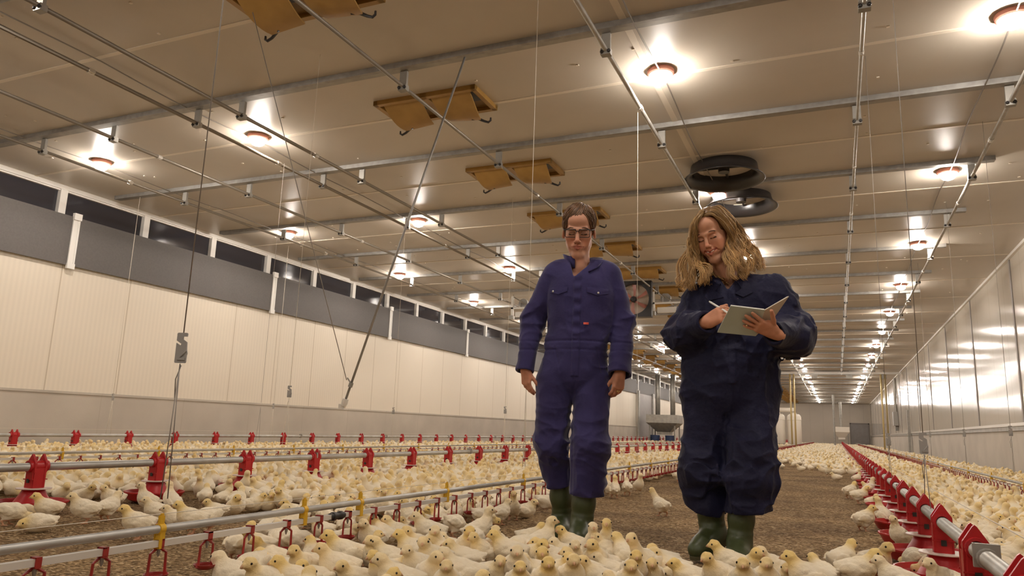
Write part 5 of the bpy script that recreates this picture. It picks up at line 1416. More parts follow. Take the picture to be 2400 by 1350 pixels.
f = SDF(frange(-0.40, 0.40, 0.005), frange(-0.24, 0.28, 0.005), frange(0.20, 1.56, 0.005), far=0.06)
f.ell((0.020, 0.015, 1.29), (0.185, 0.125, 0.19), 0.05)
f.ell((0.014, 0.025, 1.12), (0.168, 0.122, 0.16), 0.06)
f.ell((-0.004, 0.025, 1.00), (0.174, 0.128, 0.13), 0.06)
f.ell((-0.012, 0.025, 0.875), (0.192, 0.134, 0.14), 0.05)
f.cone((-0.118, 0.03, 1.418), (0.158, 0.03, 1.424), 0.064, 0.064, 0.06)
f.cone((-0.075, 0.035, 1.462), (0.105, 0.035, 1.464), 0.040, 0.040, 0.05)
folds = cloth_folds([(J['elR'], 0.12, 0.016), (J['elL'], 0.12, 0.018), (J['knR'], 0.14, 0.016), (J['knL'], 0.14, 0.018), (J['hemR'], 0.12, 0.020), (J['hemL'], 0.14, 0.022), (J['waist'], 0.14, 0.005), (J['pelv'], 0.14, 0.008), (J['wrR'], 0.1, 0.008), (J['wrL'], 0.1, 0.008)], 0.0035, (8, 8, 12), base_s=0.016)
f.displace(folds)
for sh, el, wr, r0, r1, r2, rm in ((( -0.128, 0.03, 1.408), 'elR', 'wrR', 0.066, 0.062, 0.048, 0.040), ((0.172, 0.03, 1.414), 'elL', 'wrL', 0.068, 0.064, 0.060, 0.052)):
    a_ = f.blank(); a_.cone(sh, J[el], r0, r1, 0.035); a_.cone(J[el], J[wr], r1, r2, 0.03); a_.displace(folds); a_.open_end(J[el], J[wr], rm, 0.12); f.merge(a_, 0.010)
for hp_, kn, hm, r0, r1, r2, rm in (('hipR', 'knR', 'hemR', 0.110, 0.084, 0.068, 0.060), ('hipL', 'knL', 'hemL', 0.106, 0.086, 0.084, 0.076)):
    a_ = f.blank(); a_.cone(J[hp_], J[kn], r0, r1, 0.03); a_.cone(J[kn], J[hm], r1, r2, 0.04); a_.displace(folds); a_.open_end(J[kn], J[hm], rm, 0.16); f.merge(a_, 0.010)
del a_
def front_detail(P):
    u, y, z = P[:, 0], P[:, 1], P[:, 2]
    fr = np.clip((-y - 0.02) / 0.04, 0, 1); out = np.zeros(len(P), np.float32)
    pl = np.clip((0.022 - np.abs(u - (0.002 - 0.03 * (1.40 - z) * 0.4))) / 0.005, 0, 1) * (z < 1.42) * (z > 0.84)
    out += 0.0065 * pl * fr + 0.003 * pl * fr * np.sin(z * 2 * PI / 0.062) * (z > 1.05)
    out -= 0.004 * np.exp(-((z - 1.032) / 0.006) ** 2) + 0.003 * np.exp(-((z - 0.985) / 0.006) ** 2)
    for uc in (-0.115, 0.105):
        out -= 0.0035 * np.exp(-((np.abs(u - uc - (1.0 - z) * 0.25) - 0.0) / 0.004) ** 2) * (z < 1.0) * (z > 0.86) * fr
    out -= 0.003 * np.exp(-((u + 0.008) / 0.004) ** 2) * (z < 0.86) * fr
    return out
f.displace(front_detail, 0.02)
f.box((0.013, 0.02, 1.60), (0.2, 0.2, 0.10), 0.01, 0.01, 's')
f.cone((0.013, 0.02, 1.46), H(0, -0.02, -0.09), 0.066, 0.078, 0.012, 's')
for t in np.linspace(0, 1, 7):
    f.cone((-0.018 + 0.03 * t, -0.16, 1.385 + 0.10 * t), (-0.010 + 0.022 * t, 0.0, 1.40 + 0.08 * t), 0.010 + 0.042 * t, None, 0.008, 's')
V, F = f.surface()
CO = link('coverall', me_from('coverall', V, F, M['navy_man'], smooth=True), ROOT)
Dm = f
def front_y(u, z, D=None):
    """front surface of the coverall at (u, z)"""
    D = D or Dm
    i = int(round((u - D.xs[0]) / (D.xs[1] - D.xs[0]))); k = int(round((z - D.zs[0]) / (D.zs[1] - D.zs[0])))
    col = D.D[i, :, k]; j = np.nonzero(col < 0)[0]
    return float(D.ys[j[0]]) if len(j) else 0.0
def patch(name, u0, u1, z0, z1, m, parent, off=0.003, th=0.003, n=6, cut=None, D=None, tilt=0.0):
    V = []; nz = 5
    for sgn in (0, 1):
        for i in range(n + 1):
            for k in range(nz + 1):
                u = u0 + (u1 - u0) * i / n; zb = z0 + (cut(i / n) if cut else 0)
                z = z1 + (zb - z1) * k / nz + tilt * (u - u0)
                V.append((u, front_y(u, z, D) - off - (0.0 if sgn else th) - 0.002 * k / nz, z))
    W = (n + 1) * (nz + 1); idx = lambda s, i, k: s * W + i * (nz + 1) + k
    Fc = []
    for i in range(n):
        for k in range(nz):
            Fc.append((idx(0, i, k), idx(0, i + 1, k), idx(0, i + 1, k + 1), idx(0, i, k + 1)))
            Fc.append((idx(1, i, k), idx(1, i, k + 1), idx(1, i + 1, k + 1), idx(1, i + 1, k)))
    for i in range(n):
        Fc += [(idx(0, i, 0), idx(1, i, 0), idx(1, i + 1, 0), idx(0, i + 1, 0)), (idx(0, i, nz), idx(0, i + 1, nz), idx(1, i + 1, nz), idx(1, i, nz))]
    for k in range(nz):
        Fc += [(idx(0, 0, k), idx(0, 0, k + 1), idx(1, 0, k + 1), idx(1, 0, k)), (idx(0, n, k), idx(1, n, k), idx(1, n, k + 1), idx(0, n, k + 1))]
    q = MB(); q._add(V, Fc); return q.build(name, m, parent)
flapcut = lambda t: -0.016 * (1 - abs(2 * t - 1))
p1 = patch('pocket_flap', 0.052, 0.168, 1.290, 1.318, M['navy_man'], CO, cut=flapcut)
p2 = patch('pocket_flap', -0.148, -0.052, 1.296, 1.322, M['navy_man'], CO, cut=flapcut)
for u, z, pp in ((0.112, 1.288, p1), (-0.13, 1.299, p2)):
    q = MB(); q.sphere((u, front_y(u, z) - 0.010, z), 0.0062, 10, 6, (1, 0.5, 1)); q.build('snap_button', M['snap'], pp, smooth=True)
patch('label_tag', 0.036, 0.064, 1.116, 1.127, M['redtag'], CO, off=0.009, th=0.006, n=2)['label'] = 'small plain red tag'
# collar: two standing leaves with points
def collar(parent, m, pts, h, lean, name='collar', th=0.0035):
    """pts: neck line; each point gets a leaf of height h leaning outward by lean"""
    n = len(pts); q = MB(); V = []
    cx, cy = np.mean([p[0] for p in pts]), np.mean([p[1] for p in pts])
    for s in (0, 1):
        for i, p in enumerate(pts):
            o = nrm((p[0] - cx, p[1] - cy, 0)); hh = h[i] if isinstance(h, (list, tuple)) else h; ll = lean[i] if isinstance(lean, (list, tuple)) else lean
            for t in (0, 0.5, 1.0):
                b = np.array(p, float) + np.array((0, 0, 1.0)) * hh * t + o * ll * t ** 1.6 + o * th * s
                V.append(tuple(b))
    W = n * 3; idx = lambda s, i, k: s * W + i * 3 + k; Fc = []
    for i in range(n - 1):
        for k in range(2):
            Fc.append((idx(0, i, k), idx(0, i, k + 1), idx(0, i + 1, k + 1), idx(0, i + 1, k))); Fc.append((idx(1, i, k), idx(1, i + 1, k), idx(1, i + 1, k + 1), idx(1, i, k + 1)))
        Fc += [(idx(0, i, 2), idx(1, i, 2), idx(1, i + 1, 2), idx(0, i + 1, 2)), (idx(0, i, 0), idx(0, i + 1, 0), idx(1, i + 1, 0), idx(1, i, 0))]
    for e in (0, n - 1): Fc += [(idx(0, e, 0), idx(1, e, 0), idx(1, e, 1), idx(0, e, 1)), (idx(0, e, 1), idx(1, e, 1), idx(1, e, 2), idx(0, e, 2))]
    q._add(V, Fc); return q.build(name, m, parent, smooth=True)
ring = []
for i in range(15):
    t = i / 14; a = math.radians(250 - 320 * t)             # measured from +u, through the back (+y)
    z = 1.472 + 0.012 * math.sin(PI * t); front = max(0.0, -math.sin(a))
    ring.append((0.014 + 0.083 * math.cos(a), 0.022 + 0.074 * math.sin(a), z - 0.040 * front ** 1.2))
collar(CO, M['navy_man'], ring, [0.060, 0.058, 0.055, 0.05, 0.048, 0.046, 0.044, 0.044, 0.044, 0.046, 0.04, 0.030, 0.012, -0.012, -0.030], [0.002, 0.004, 0.008, 0.012, 0.014, 0.016, 0.018, 0.018, 0.018, 0.02, 0.028, 0.038, 0.046, 0.052, 0.05])
make_boot(ROOT, (-0.076, 0.105, 0.330), (-0.058, 0.140, 0.100), (-0.092, -0.035, 0.004), (-0.048, 0.190, 0.004), 0.056, 0)
make_boot(ROOT, (0.062, -0.040, 0.300), (0.046, -0.030, 0.100), (0.020, -0.215, 0.004), (0.052, 0.030, 0.004), 0.058, 0)

# hair
def cap_shell(H, R, c, sc, parts, h=0.004):
    """smooth scalp volume under the locks"""
    P = np.array([c]); f = SDF(frange(c[0] - 0.17, c[0] + 0.17, h), frange(c[1] - 0.18, c[1] + 0.18, h), frange(c[2] - 0.2, c[2] + 0.2, h), far=0.05)
    Rn = np.array(R, np.float32)
    for kind, p, r, k, mode in parts: f.ell(H(*p), tuple(x * sc for x in r), k, mode, R=Rn)
    return f
f = cap_shell(H, HR, J['head'], HS, [('e', (0, -0.022, 0.047), (0.0785, 0.097, 0.0905), 0.02, 'u'), ('e', (0, 0.085, -0.035), (0.066, 0.085, 0.100), 0.012, 's'), ('e', (0, 0.0, -0.12), (0.2, 0.2, 0.085), 0.02, 's')], 0.0035)
f.displace(lambda P: 0.003 * (1 - np.abs(2 * vnoise(P, (46, 20, 26)) - 1)) - 0.001, 0.02)
V, F = f.surface()
hc = np.array((0.105, 0.054, 0.026), np.float32)
extra = (V, F, hc[None, :] * (0.7 + 0.7 * vnoise(V, (60, 40, 40)))[:, None])
hr = random.Random(5); HM = Hair()
def skull_lock(HM, H, sc, root, end, lift, rad, col, rnd, n=9, wave=0.002, c0=(0, -0.018, 0.045), rr=(0.083, 0.102, 0.097), tip=0.4):
    """one lock laid over the skull from root to end (head coordinates)"""
    a = nrm([(root[i] - c0[i]) / rr[i] for i in range(3)]); b = nrm([(end[i] - c0[i]) / rr[i] for i in range(3)])
    om = math.acos(float(np.clip(a @ b, -1, 1))) + 1e-6; pts = []
    for t in np.linspace(0, 1, 6):
        d = (math.sin((1 - t) * om) * a + math.sin(t * om) * b) / math.sin(om)
        L_ = 1.0 + lift * math.sin(PI * min(1, t * 1.15)) + 0.01
        pts.append(H(*[c0[i] + d[i] * rr[i] * L_ for i in range(3)]))
    HM.lock(pts, rad, rad * tip, col, n=n, wave=wave, wl=0.07, ph=rnd.uniform(0, 6.3), sides=5, mid=1.2)
def mcol():
    k = hr.uniform(0.6, 1.7); return (0.120 * k, 0.062 * k, 0.029 * k)
for i in range(420):                                        # fringe swept from a parting on the person's left
    s0 = hr.uniform(0, 1) ** 1.3                            # front .. crown
    root = (0.016 + hr.uniform(-0.008, 0.008), 0.078 - 0.165 * s0, 0.140 - 0.02 * s0)
    if hr.random() < 0.68:
        e = hr.uniform(0, 1)
        if e < 0.62: u_ = e / 0.62; end = (-0.078 + 0.088 * u_, 0.070 + 0.030 * u_ - 0.05 * s0, 0.040 + 0.022 * u_ * u_ + hr.uniform(-0.008, 0.010))
        else: end = (-0.084, 0.06 - 0.14 * hr.random() * (0.3 + s0), hr.uniform(-0.005, 0.03))
    else:
        e = hr.uniform(0, 1)
        if e < 0.4: end = (0.046 + 0.034 * e / 0.4, 0.090 - 0.03 * e / 0.4, 0.068 - 0.02 * e / 0.4)
        else: end = (0.084, 0.055 - 0.14 * hr.random() * (0.3 + s0), hr.uniform(-0.005, 0.04))
    skull_lock(HM, H, HS, root, end, hr.uniform(0.03, 0.12), hr.uniform(0.0028, 0.0048), mcol(), hr)
for i in range(160):                                        # sides, nape and temples
    s_ = hr.choice((-1, 1)); y = hr.uniform(-0.11, 0.050)
    skull_lock(HM, H, HS, (s_ * 0.07, y - 0.01, 0.085), (s_ * 0.082, y - 0.012, hr.uniform(-0.045, -0.005) if y < 0.03 else hr.uniform(0.0, 0.03)), hr.uniform(0.0, 0.04), hr.uniform(0.003, 0.0045), mcol(), hr, rr=(0.083, 0.108, 0.10))
def eyebrows(HM, H, rnd, col, thick):
    for s_ in (-1, 1):
        for i in range(26):
            t = i / 25; x = 0.014 + 0.036 * t; z = 0.0275 + 0.0065 * math.sin(PI * min(1, t * 0.9)) - 0.003 * t; y = 0.0935 - 0.9 * max(0, x - 0.018) ** 1.35 * 0.62
            p = (s_ * x, y + 0.002, z + rnd.uniform(-0.002, 0.002)); q_ = (s_ * (x + 0.008), y - 0.002 - 0.006 * t, z + 0.002 - 0.0035 * t + rnd.uniform(-0.001, 0.001))
            k = rnd.uniform(0.8, 1.3); HM.lock([H(*p), H(*lerp3(p, q_, 0.5)), H(*q_)], thick, thick * 0.4, [c * k for c in col], n=4, sides=4)
eyebrows(HM, H, hr, (0.060, 0.030, 0.015), 0.0015)
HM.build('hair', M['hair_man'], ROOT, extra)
# glasses
q = MB()
def rrect(cx, w_, h_, r, n=5):
    pts = []
    for sx, sz, a0 in ((1, 1, 0), (-1, 1, 90), (-1, -1, 180), (1, -1, 270)):
        for i in range(n):
            a = math.radians(a0 + 90 * i / (n - 1)); pts.append((cx + sx * (w_ - r) + r * math.cos(a), sz * (h_ - r) + r * math.sin(a)))
    return pts
lenses = []
for s in (-1, 1):
    o_ = [H(x, 0.1035 - 0.30 * (abs(x) - 0.03) ** 2 * 10 - 0.008 * (z < 0) * 0, 0.004 + z) for x, z in rrect(s * 0.0345, 0.0275, 0.0195, 0.008)]
    q.tube(o_ + [o_[0]], 0.0021, 6)
    top_ = [H(s * (0.0345 + t), 0.1045 - 0.30 * (abs(0.0345 + t) - 0.03) ** 2 * 10, 0.004 + 0.0195) for t in np.linspace(-0.026, 0.028, 6)]
    q.tube(top_, 0.0030, 6)
    q.tube([H(s * 0.062, 0.099, 0.020), H(s * 0.071, 0.080, 0.020), H(s * 0.082, 0.0, 0.016), H(s * 0.083, -0.02, 0.002)], [0.0032, 0.003, 0.0022, 0.002], 6)
    lenses.append(o_)
q.tube([H(-0.0075, 0.1045, 0.014), H(0, 0.108, 0.017), H(0.0075, 0.1045, 0.014)], 0.0024, 6)
GL = q.build('glasses', M['frame'], ROOT, smooth=True); GL['label'] = 'dark rectangular spectacles'
for o_ in lenses:
    q = MB(); b_ = [tuple(np.array(p) + np.array((0, 0.0012, 0))) for p in o_]; n_ = len(o_)
    q._add(o_ + b_, [tuple(range(n_)), tuple(range(2 * n_ - 1, n_ - 1, -1))] + [(i, n_ + i, n_ + (i + 1) % n_, (i + 1) % n_) for i in range(n_)]); q.build('lens', M['lens'], GL)

# ================================================================== the woman
GW, DW = (-0.508, 3.596), (-0.140, 0.990)
RW = person_root('person with long wavy blond hair in dark navy coverall, writing in a notebook', GW, DW)
J = {'pelv': (0.056, 0.02, 0.747), 'waist': (0.063, 0.02, 0.909), 'chest': (0.088, 0.02, 1.167), 'neck': (0.062, 0.02, 1.346), 'head': (-0.012, -0.045, 1.519),
     'shR': (-0.062, 0.02, 1.222), 'elR': (-0.158, 0.0, 1.052), 'wrR': (-0.045, -0.295, 1.058), 'shL': (0.258, 0.04, 1.258), 'elL': (0.342, 0.02, 1.050), 'wrL': (0.238, -0.335, 1.003),
     'hipR': (-0.055, 0.02, 0.760), 'knR': (-0.065, 0.02, 0.456), 'hemR': (-0.062, 0.07, 0.232), 'anR': (-0.040, 0.08, 0.11),
     'hipL': (0.158, 0.02, 0.760), 'knL': (0.138, -0.06, 0.467), 'hemL': (0.115, -0.04, 0.245), 'anL': (0.080, -0.035, 0.095)}
HR2 = rot_axes(-0.36, 0.40, -0.17); HS2 = 0.97
f = SDF(varaxis([(-0.26, 0.44, 0.0028)]), varaxis([(-0.53, -0.44, 0.006), (-0.44, -0.22, 0.0028), (-0.22, 0.16, 0.0032)]), varaxis([(0.08, 0.96, 0.02), (0.96, 1.17, 0.0027), (1.17, 1.26, 0.012), (1.26, 1.66, 0.0026)]), far=0.05)
H2 = sculpt_head(f, J['head'], HR2, HS2, True, True)
f.cone((0.062, 0.035, 1.27), H2(0, -0.035, -0.05), 0.058, 0.052, 0.03)
f.cone(H2(0, 0.03, -0.095), (0.058, -0.03, 1.31), 0.026, 0.03, 0.03)
f.ell((0.085, 0.035, 1.20), (0.13, 0.08, 0.09), 0.05)
for a, b, c in (('shR', 'elR', 'wrR'), ('shL', 'elL', 'wrL')):
    f.cone(J[a], J[b], 0.045, 0.036, 0.03); f.cone(J[b], J[c], 0.036, 0.026, 0.02)
f.cone(J['chest'], J['waist'], 0.085, 0.085, 0.05); f.cone(J['waist'], J['pelv'], 0.085, 0.09, 0.05)
for a, b, c in (('hipR', 'knR', 'anR'), ('hipL', 'knL', 'anL')):
    f.cone(J[a], J[b], 0.07, 0.05, 0.04); f.cone(J[b], J[c], 0.05, 0.032, 0.03)
sculpt_hand(f, J['wrR'], (0.62, -0.42, 0.30), (-0.50, -0.84, 0.15), (-0.1, 0.15, 1), 0.86, [(0.55, 0.75, 0.5), (0.62, 0.85, 0.55), (0.72, 0.9, 0.6), (0.85, 0.95, 0.6)], 0.02, (0.75, 0.45, 0.45), 0.55)
sculpt_hand(f, (0.236, -0.352, 1.003), (-0.150, -0.080, 0.064), (-0.05, -0.61, -0.79), (0, -0.75, 0.65), 0.90, [(0.03, 0.05, 0.03), (0.0, 0.05, 0.05), (0.0, 0.06, 0.05), (0.02, 0.08, 0.05)], 0.17, (0.62, 0.75, -0.05), 0.15)
V, F = f.surface()
SK2 = (0.60, 0.305, 0.19)
Cc = head_colours(V, H2, HS2, SK2, True, True, (0.13, 0.065, 0.030))
lo_ = V[:, 2] < 1.19
Cc[lo_] = np.array((0.56, 0.26, 0.155), np.float32) * (0.90 + 0.2 * vnoise(V[lo_], (70, 70, 70)))[:, None]
body_w = link('body', me_from('body', V, F, M['skin'], smooth=True, attrs={'Col': Cc}), RW)
del f
q = MB()
up_ = []
for i in range(9):
    x = -0.019 + 0.038 * i / 8
    up_.append(H2(x, 0.0962 - 14 * x * x, -0.0665 + 14 * x * x * 0.8))
q.tube(up_, [0.002] + [0.0034] * 7 + [0.002], 6, True, 1.0); q.build('teeth', M['tooth'], body_w, smooth=True)
q = MB(); q.sphere((0.120, -0.435, 1.022), 0.004, 8, 6); q.build('ring', M['gold'], RW, smooth=True)

f = SDF(frange(-0.30, 0.50, 0.005), frange(-0.42, 0.24, 0.005), frange(0.16, 1.40, 0.005), far=0.06)
f.ell((0.090, 0.01, 1.17), (0.190, 0.135, 0.16), 0.05)
f.ell((0.072, 0.015, 1.00), (0.195, 0.140, 0.16), 0.06)
f.ell((0.060, 0.015, 0.86), (0.204, 0.142, 0.15), 0.06)
f.ell((0.055, 0.02, 0.77), (0.212, 0.142, 0.13), 0.05)
f.cone(J['shR'], J['shL'], 0.076, 0.076, 0.06)
f.cone((-0.0, 0.03, 1.275), (0.15, 0.03, 1.285), 0.05, 0.05, 0.05)
folds = cloth_folds([(J['elR'], 0.14, 0.026), (J['elL'], 0.15, 0.028), (J['knR'], 0.15, 0.022), (J['knL'], 0.15, 0.022), ((-0.07, 0.02, 0.36), 0.12, 0.028), ((0.14, -0.05, 0.34), 0.12, 0.028), (J['waist'], 0.16, 0.010), (J['pelv'], 0.18, 0.012)], 0.011, (7.5, 7.5, 10), seed=3.3, base_s=0.022)
f.displace(folds)
for sh, el, wr, r0, r1, ex, er in (('shR', 'elR', 'wrR', 0.080, 0.084, (-0.135, -0.07, 1.02), (0.080, 0.115, 0.070)), ('shL', 'elL', 'wrL', 0.082, 0.092, (0.335, -0.06, 1.015), (0.078, 0.125, 0.076))):
    a_ = f.blank(); a_.cone(J[sh], J[el], r0, r1, 0.035); a_.cone(J[el], J[wr], r1, 0.046, 0.03); a_.ell(ex, er, 0.04); a_.displace(folds); a_.open_end(J[el], J[wr], 0.037, 0.10, 0.03); f.merge(a_, 0.025)
for hp_, kn, hm, ex, ln in (('hipR', 'knR', 'hemR', (-0.070, 0.02, 0.395), -0.22), ('hipL', 'knL', 'hemL', (0.145, -0.05, 0.37), 0.18)):
    a_ = f.blank(); a_.cone(J[hp_], J[kn], 0.112, 0.096, 0.03); a_.cone(J[kn], J[hm], 0.096, 0.092, 0.04); a_.ell(ex, (0.117, 0.110, 0.065), 0.04); a_.displace(folds); a_.open_end(J[kn], J[hm], 0.083, 0.17, 0.04, (ln, 0, 0)); f.merge(a_, 0.02)
del a_
def front_w(P):
    u, y, z = P[:, 0], P[:, 1], P[:, 2]
    fr = np.clip((-y - 0.0) / 0.04, 0, 1); out = np.zeros(len(P), np.float32)
    out += 0.004 * np.clip((0.020 - np.abs(u - 0.066 - 0.04 * (z - 1.0) * 0.5)) / 0.005, 0, 1) * (z > 0.80) * (z < 1.24) * fr
    out -= 0.0035 * np.exp(-((u - 0.055) / 0.004) ** 2) * (z < 0.78) * fr
    return out
f.displace(front_w, 0.02)
f.box((0.062, 0.02, 1.43), (0.2, 0.2, 0.10), 0.01, 0.01, 's')
f.cone((0.062, 0.01, 1.30), (0.05, -0.02, 1.42), 0.062, 0.085, 0.012, 's')
for t in np.linspace(0, 1, 6):
    f.cone((0.052 + 0.006 * t, -0.17, 1.245 + 0.08 * t), (0.056, 0.0, 1.262 + 0.06 * t), 0.008 + 0.034 * t, None, 0.008, 's')
V, F = f.surface()
CW = link('coverall', me_from('coverall', V, F, M['navy_woman'], smooth=True), RW)
DWs = f
def lapel(poly, parent, off=0.010):
    """flat collar leaf laid on the chest, following the cloth"""
    q = MB(); n = len(poly); cx, cz = np.mean([p[0] for p in poly]), np.mean([p[1] for p in poly])
    V = []
    for s in (0, 1):
        for u, z in [(cx, cz)] + list(poly):
            V.append((u, front_y(u, z, DWs) - off + (0.006 if s else 0.0), z))
    m_ = n + 1; Fc = []
    for i in range(n):
        j = (i + 1) % n
        Fc += [(0, 1 + i, 1 + j), (m_, m_ + 1 + j, m_ + 1 + i), (1 + i, m_ + 1 + i, m_ + 1 + j, 1 + j)]
    q._add(V, Fc); return q.build('collar', M['navy_woman'], parent)
lapel([(0.045, 1.262), (0.020, 1.272), (-0.030, 1.262), (-0.055, 1.215), (-0.035, 1.190), (0.032, 1.200)], CW)
lapel([(0.066, 1.262), (0.095, 1.276), (0.150, 1.270), (0.165, 1.225), (0.120, 1.200), (0.085, 1.215)], CW)
make_boot(RW, (-0.050, 0.075, 0.285), (-0.036, 0.085, 0.128), (-0.128, -0.075, 0.006), (0.010, 0.135, 0.058), 0.058, 0)
make_boot(RW, (0.100, -0.038, 0.300), (0.082, -0.032, 0.100), (0.058, -0.225, 0.004), (0.088, 0.030, 0.004), 0.055, 0)

# hair: a scalp volume and wavy locks following the way it falls
f = cap_shell(H2, HR2, J['head'], HS2, [('e', (0, -0.030, 0.048), (0.083, 0.100, 0.096), 0.02, 'u'), ('e', (0, -0.06, -0.03), (0.075, 0.060, 0.09), 0.03, 'u'), ('e', (0, 0.085, -0.025), (0.064, 0.083, 0.100), 0.012, 's')], 0.0035)
f.displace(lambda P: 0.005 * (1 - np.abs(2 * vnoise(P, (40, 22, 18)) - 1)), 0.02)
V, F = f.surface()
hcw = np.array((0.15, 0.078, 0.031), np.float32)
extra = (V, F, hcw[None, :] * (0.6 + 0.8 * vnoise(V, (60, 40, 30)))[:, None])
G = {
    'L0': [(-0.042, -0.078, 1.642), (-0.06, -0.12, 1.626), (-0.093, -0.13, 1.572), (-0.105, -0.11, 1.516), (-0.123, -0.1, 1.436), (-0.138, -0.1, 1.357), (-0.154, -0.12, 1.262)],
    'L1': [(-0.052, -0.100, 1.622), (-0.063, -0.15, 1.6), (-0.091, -0.15, 1.553), (-0.098, -0.12, 1.485), (-0.1, -0.1, 1.421), (-0.102, -0.12, 1.342), (-0.112, -0.14, 1.25)],
    'L2': [(-0.062, -0.125, 1.598), (-0.07, -0.14, 1.58), (-0.092, -0.12, 1.528), (-0.092, -0.07, 1.469), (-0.070, -0.06, 1.409), (-0.057, -0.12, 1.334), (-0.064, -0.14, 1.269)],
    'L3': [(-0.025, -0.035, 1.664), (-0.068, -0.05, 1.644), (-0.105, -0.04, 1.577), (-0.12, -0.03, 1.495), (-0.154, -0.04, 1.388), (-0.177, -0.06, 1.319), (-0.172, -0.09, 1.271)],
    'L4': [(-0.058, -0.112, 1.610), (-0.072, -0.14, 1.59), (-0.097, -0.12, 1.535), (-0.095, -0.06, 1.462), (-0.076, -0.06, 1.377), (-0.038, -0.13, 1.331), (-0.042, -0.15, 1.274)],
    'R0': [(-0.055, -0.108, 1.614), (0.003, -0.125, 1.624), (0.060, -0.10, 1.561), (0.079, -0.07, 1.513), (0.083, -0.08, 1.448), (0.083, -0.13, 1.385), (0.094, -0.15, 1.337)],
    'R1': [(-0.038, -0.072, 1.645), (0.022, -0.078, 1.652), (0.088, -0.05, 1.573), (0.11, -0.03, 1.515), (0.13, -0.05, 1.447), (0.152, -0.09, 1.382), (0.16, -0.1, 1.320)],
    'R2': [(-0.024, -0.045, 1.660), (0.036, -0.035, 1.664), (0.106, 0.0, 1.586), (0.137, 0.02, 1.527), (0.168, 0.02, 1.463), (0.187, -0.02, 1.401), (0.203, -0.05, 1.343)],
    'R3': [(-0.010, -0.01, 1.672), (0.045, 0.015, 1.668), (0.110, 0.04, 1.59), (0.145, 0.05, 1.534), (0.180, 0.06, 1.479), (0.205, 0.06, 1.43), (0.225, 0.05, 1.395)],
    'R4': [(-0.060, -0.120, 1.602), (-0.005, -0.142, 1.606), (0.057, -0.11, 1.539), (0.072, -0.08, 1.487), (0.066, -0.10, 1.428), (0.058, -0.14, 1.374), (0.075, -0.15, 1.321)],
    'R5': [(-0.048, -0.092, 1.628), (0.012, -0.105, 1.640), (0.068, -0.09, 1.549), (0.093, -0.06, 1.494), (0.106, -0.09, 1.418), (0.113, -0.13, 1.351), (0.133, -0.14, 1.289)],
    'R6': [(-0.062, -0.128, 1.592), (-0.010, -0.150, 1.592), (0.058, -0.11, 1.532), (0.068, -0.08, 1.471), (0.052, -0.11, 1.399), (0.062, -0.15, 1.325), (0.080, -0.16, 1.269)],
    'B1': [(0.02, 0.03, 1.655), (0.06, 0.07, 1.60), (0.08, 0.07, 1.52), (0.11, 0.07, 1.43), (0.14, 0.06, 1.36), (0.16, 0.02, 1.32), (0.17, -0.04, 1.30)],
    'B2': [(-0.02, 0.03, 1.655), (-0.06, 0.04, 1.60), (-0.08, 0.03, 1.50), (-0.10, 0.02, 1.42), (-0.11, -0.02, 1.35), (-0.12, -0.06, 1.31), (-0.12, -0.10, 1.27)],
}
left = ['L2', 'L4', 'L1', 'L0', 'L3']; right = ['R6', 'R4', 'R0', 'R5', 'R1', 'R2', 'R3']
hw = random.Random(11); HWm = Hair()
def blend(fam, t):
    k = t * (len(fam) - 1); i = min(int(k), len(fam) - 2); w_ = k - i
    return [np.array(a) * (1 - w_) + np.array(b) * w_ for a, b in zip(G[fam[i]], G[fam[i + 1]])]
def lockcol(k):
    m_ = hw.random()
    return (0.37 * k, 0.210 * k, 0.078 * k) if m_ > 0.35 else (0.54 * k, 0.34 * k, 0.135 * k)
for fam, n_ in ((left, 22), (right, 34)):
    for i in range(n_):                                     # clumps of strands that wave together
        t0 = (i + hw.uniform(0.1, 0.9)) / n_
        ph, wl, wv = hw.uniform(0, 6.3), hw.uniform(0.12, 0.19), hw.uniform(0.008, 0.015)
        coff = np.array([hw.uniform(-1, 1), hw.uniform(-0.8, 1.0), hw.uniform(-1, 1)]) * 0.012
        cut_ = hw.choice((6, 7, 7, 7)); kc = hw.uniform(0.62, 1.1)
        for j in range(26):
            g = blend(fam, min(1, max(0, t0 + hw.uniform(-0.5, 0.5) / n_)))
            off = coff + np.array([hw.uniform(-1, 1), hw.uniform(-1, 1), hw.uniform(-1, 1)]) * 0.0095
            pts = [p + off * (0.2 + 0.8 * t / 6) for t, p in enumerate(g[:cut_])]
            HWm.lock(pts, hw.uniform(0.0013, 0.0028), 0.0007, lockcol(kc * hw.uniform(0.8, 1.25)), n=28, wave=wv, wl=wl, ph=ph + hw.uniform(-0.4, 0.4), mid=1.25, sides=4)
for i in range(70):
    g = blend(['B1', 'B2'], hw.random()); off = np.array([hw.uniform(-1, 1), hw.uniform(-0.5, 0.8), hw.uniform(-1, 1)]) * 0.016
    HWm.lock([p + off * (0.3 + 0.7 * t / 6) for t, p in enumerate(g)], 0.008, 0.003, lockcol(0.6), n=20, wave=0.008, wl=0.13, ph=hw.uniform(0, 6), mid=1.2)
for i in range(60):                                         # loose flyaways
    g = blend(right if hw.random() < 0.72 else left, hw.uniform(0.55, 1.0)); off = np.array([hw.uniform(-0.3, 1.2), hw.uniform(-0.5, 1), hw.uniform(-0.2, 1.0)]) * hw.uniform(0.012, 0.030)
    if hw.random() < 0.3: off[0] = -abs(off[0])
    HWm.lock([p + off * (t / 6) for t, p in enumerate(g[:hw.choice((5, 6, 7))])], 0.0013, 0.0006, (0.62, 0.40, 0.17), n=22, wave=hw.uniform(0.006, 0.014), wl=hw.uniform(0.09, 0.16), ph=hw.uniform(0, 6.3), sides=4, flat=1)
eyebrows(HWm, H2, hw, (0.085, 0.043, 0.020), 0.0012)
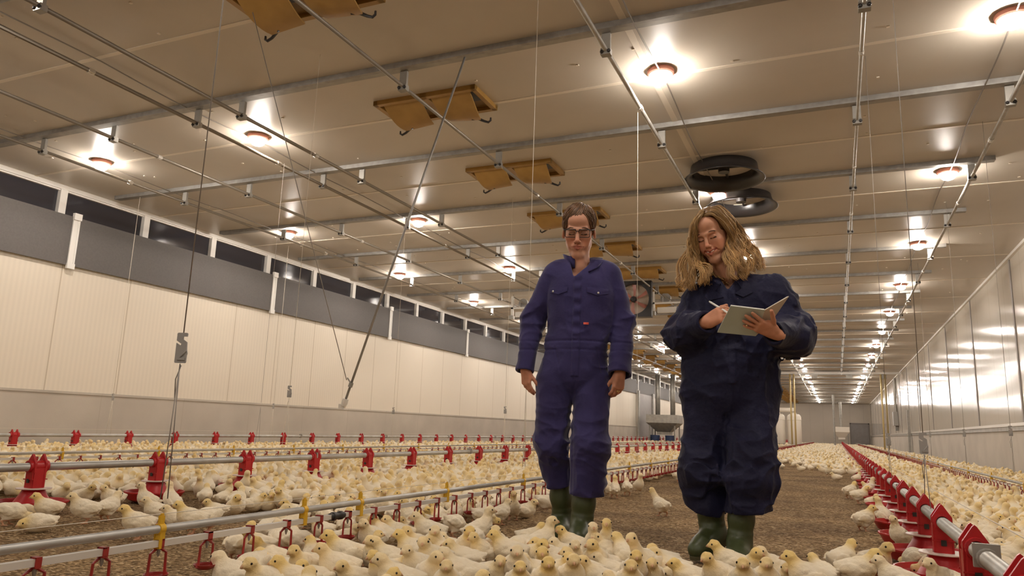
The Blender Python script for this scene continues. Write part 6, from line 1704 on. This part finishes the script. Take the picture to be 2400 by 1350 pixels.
HWm.build('hair', M['hair_woman'], RW, extra)['label'] = 'long wavy blond hair'

# ------------------------------------------------------------------ notebook and pen she holds
Rz = Matrix.Rotation(math.atan2(-DW[0], DW[1]), 4, 'Z'); MW = Matrix.Translation((GW[0], GW[1], 0)) @ Rz
cen = Vector((0.12, -0.39, 1.06)); cw = MW @ cen
nb = thing('notebook', 'open notebook with greenish cover held up by the blond person', 'notebook', tuple(cw), math.atan2(-DW[0], DW[1]))
bA, bB, bC, bD = (Vector(v) - cen for v in ((0.057, -0.46, 1.103), (0.195, -0.44, 1.087), (0.001, -0.335, 1.007), (0.160, -0.325, 0.992)))
bE = Vector((0.292, -0.425, 1.146)) - cen; bF = bE + (bD - bB) * 0.92 + Vector((-0.03, 0, 0))
def slab(name, P, nin, t0, t1, m, parent, ins=0.0):
    c = sum((Vector(p) for p in P), Vector()) / 4
    P = [Vector(p) + (c - Vector(p)).normalized() * ins for p in P]
    q = MB(); q._add([tuple(p + nin * t0) for p in P] + [tuple(p + nin * t1) for p in P], [(3, 2, 1, 0), (4, 5, 6, 7), (0, 1, 5, 4), (1, 2, 6, 5), (2, 3, 7, 6), (3, 0, 4, 7)])
    return q.build(name, m, parent)
n1 = (bB - bA).cross(bC - bA).normalized()
if n1.z < 0: n1 = -n1
slab('cover', [bA, bB, bD, bC], n1, 0.0, 0.0028, M['cover'], nb)
slab('page_block', [bA, bB, bD, bC], n1, 0.003, 0.0095, M['paper'], nb, 0.003)
n2 = (bE - bB).cross(bD - bB).normalized()
if n2.dot(Vector((-1, 0, 1))) < 0: n2 = -n2
slab('cover', [bB, bE, bF, bD], n2, 0.0, 0.0028, M['cover2'], nb)
slab('page_block', [bB, bE, bF, bD], n2, 0.003, 0.006, M['paper'], nb, 0.004)
pc = Vector((0.010, -0.355, 1.115)); pw = MW @ pc
pn = thing('pen', 'white pen held in the right hand of the blond person', 'pen', tuple(pw), math.atan2(-DW[0], DW[1]))
a_, b_ = Vector((-0.026, -0.285, 1.150)) - pc, Vector((0.050, -0.355, 1.088)) - pc
q = MB(); q.tube([tuple(a_), tuple(b_)], 0.0046, 10); q.build('barrel', M['pen'], pn, smooth=False)
q = MB(); q.tube([tuple(b_), tuple(b_ + (b_ - a_).normalized() * 0.012)], [0.0042, 0.001], 10); q.build('tip', M['galv'], pn)
q = MB(); q.tube([tuple(a_), tuple(a_ + (a_ - b_).normalized() * 0.008)], [0.0038, 0.0032], 10); q.build('cap_end', M['pen'], pn)
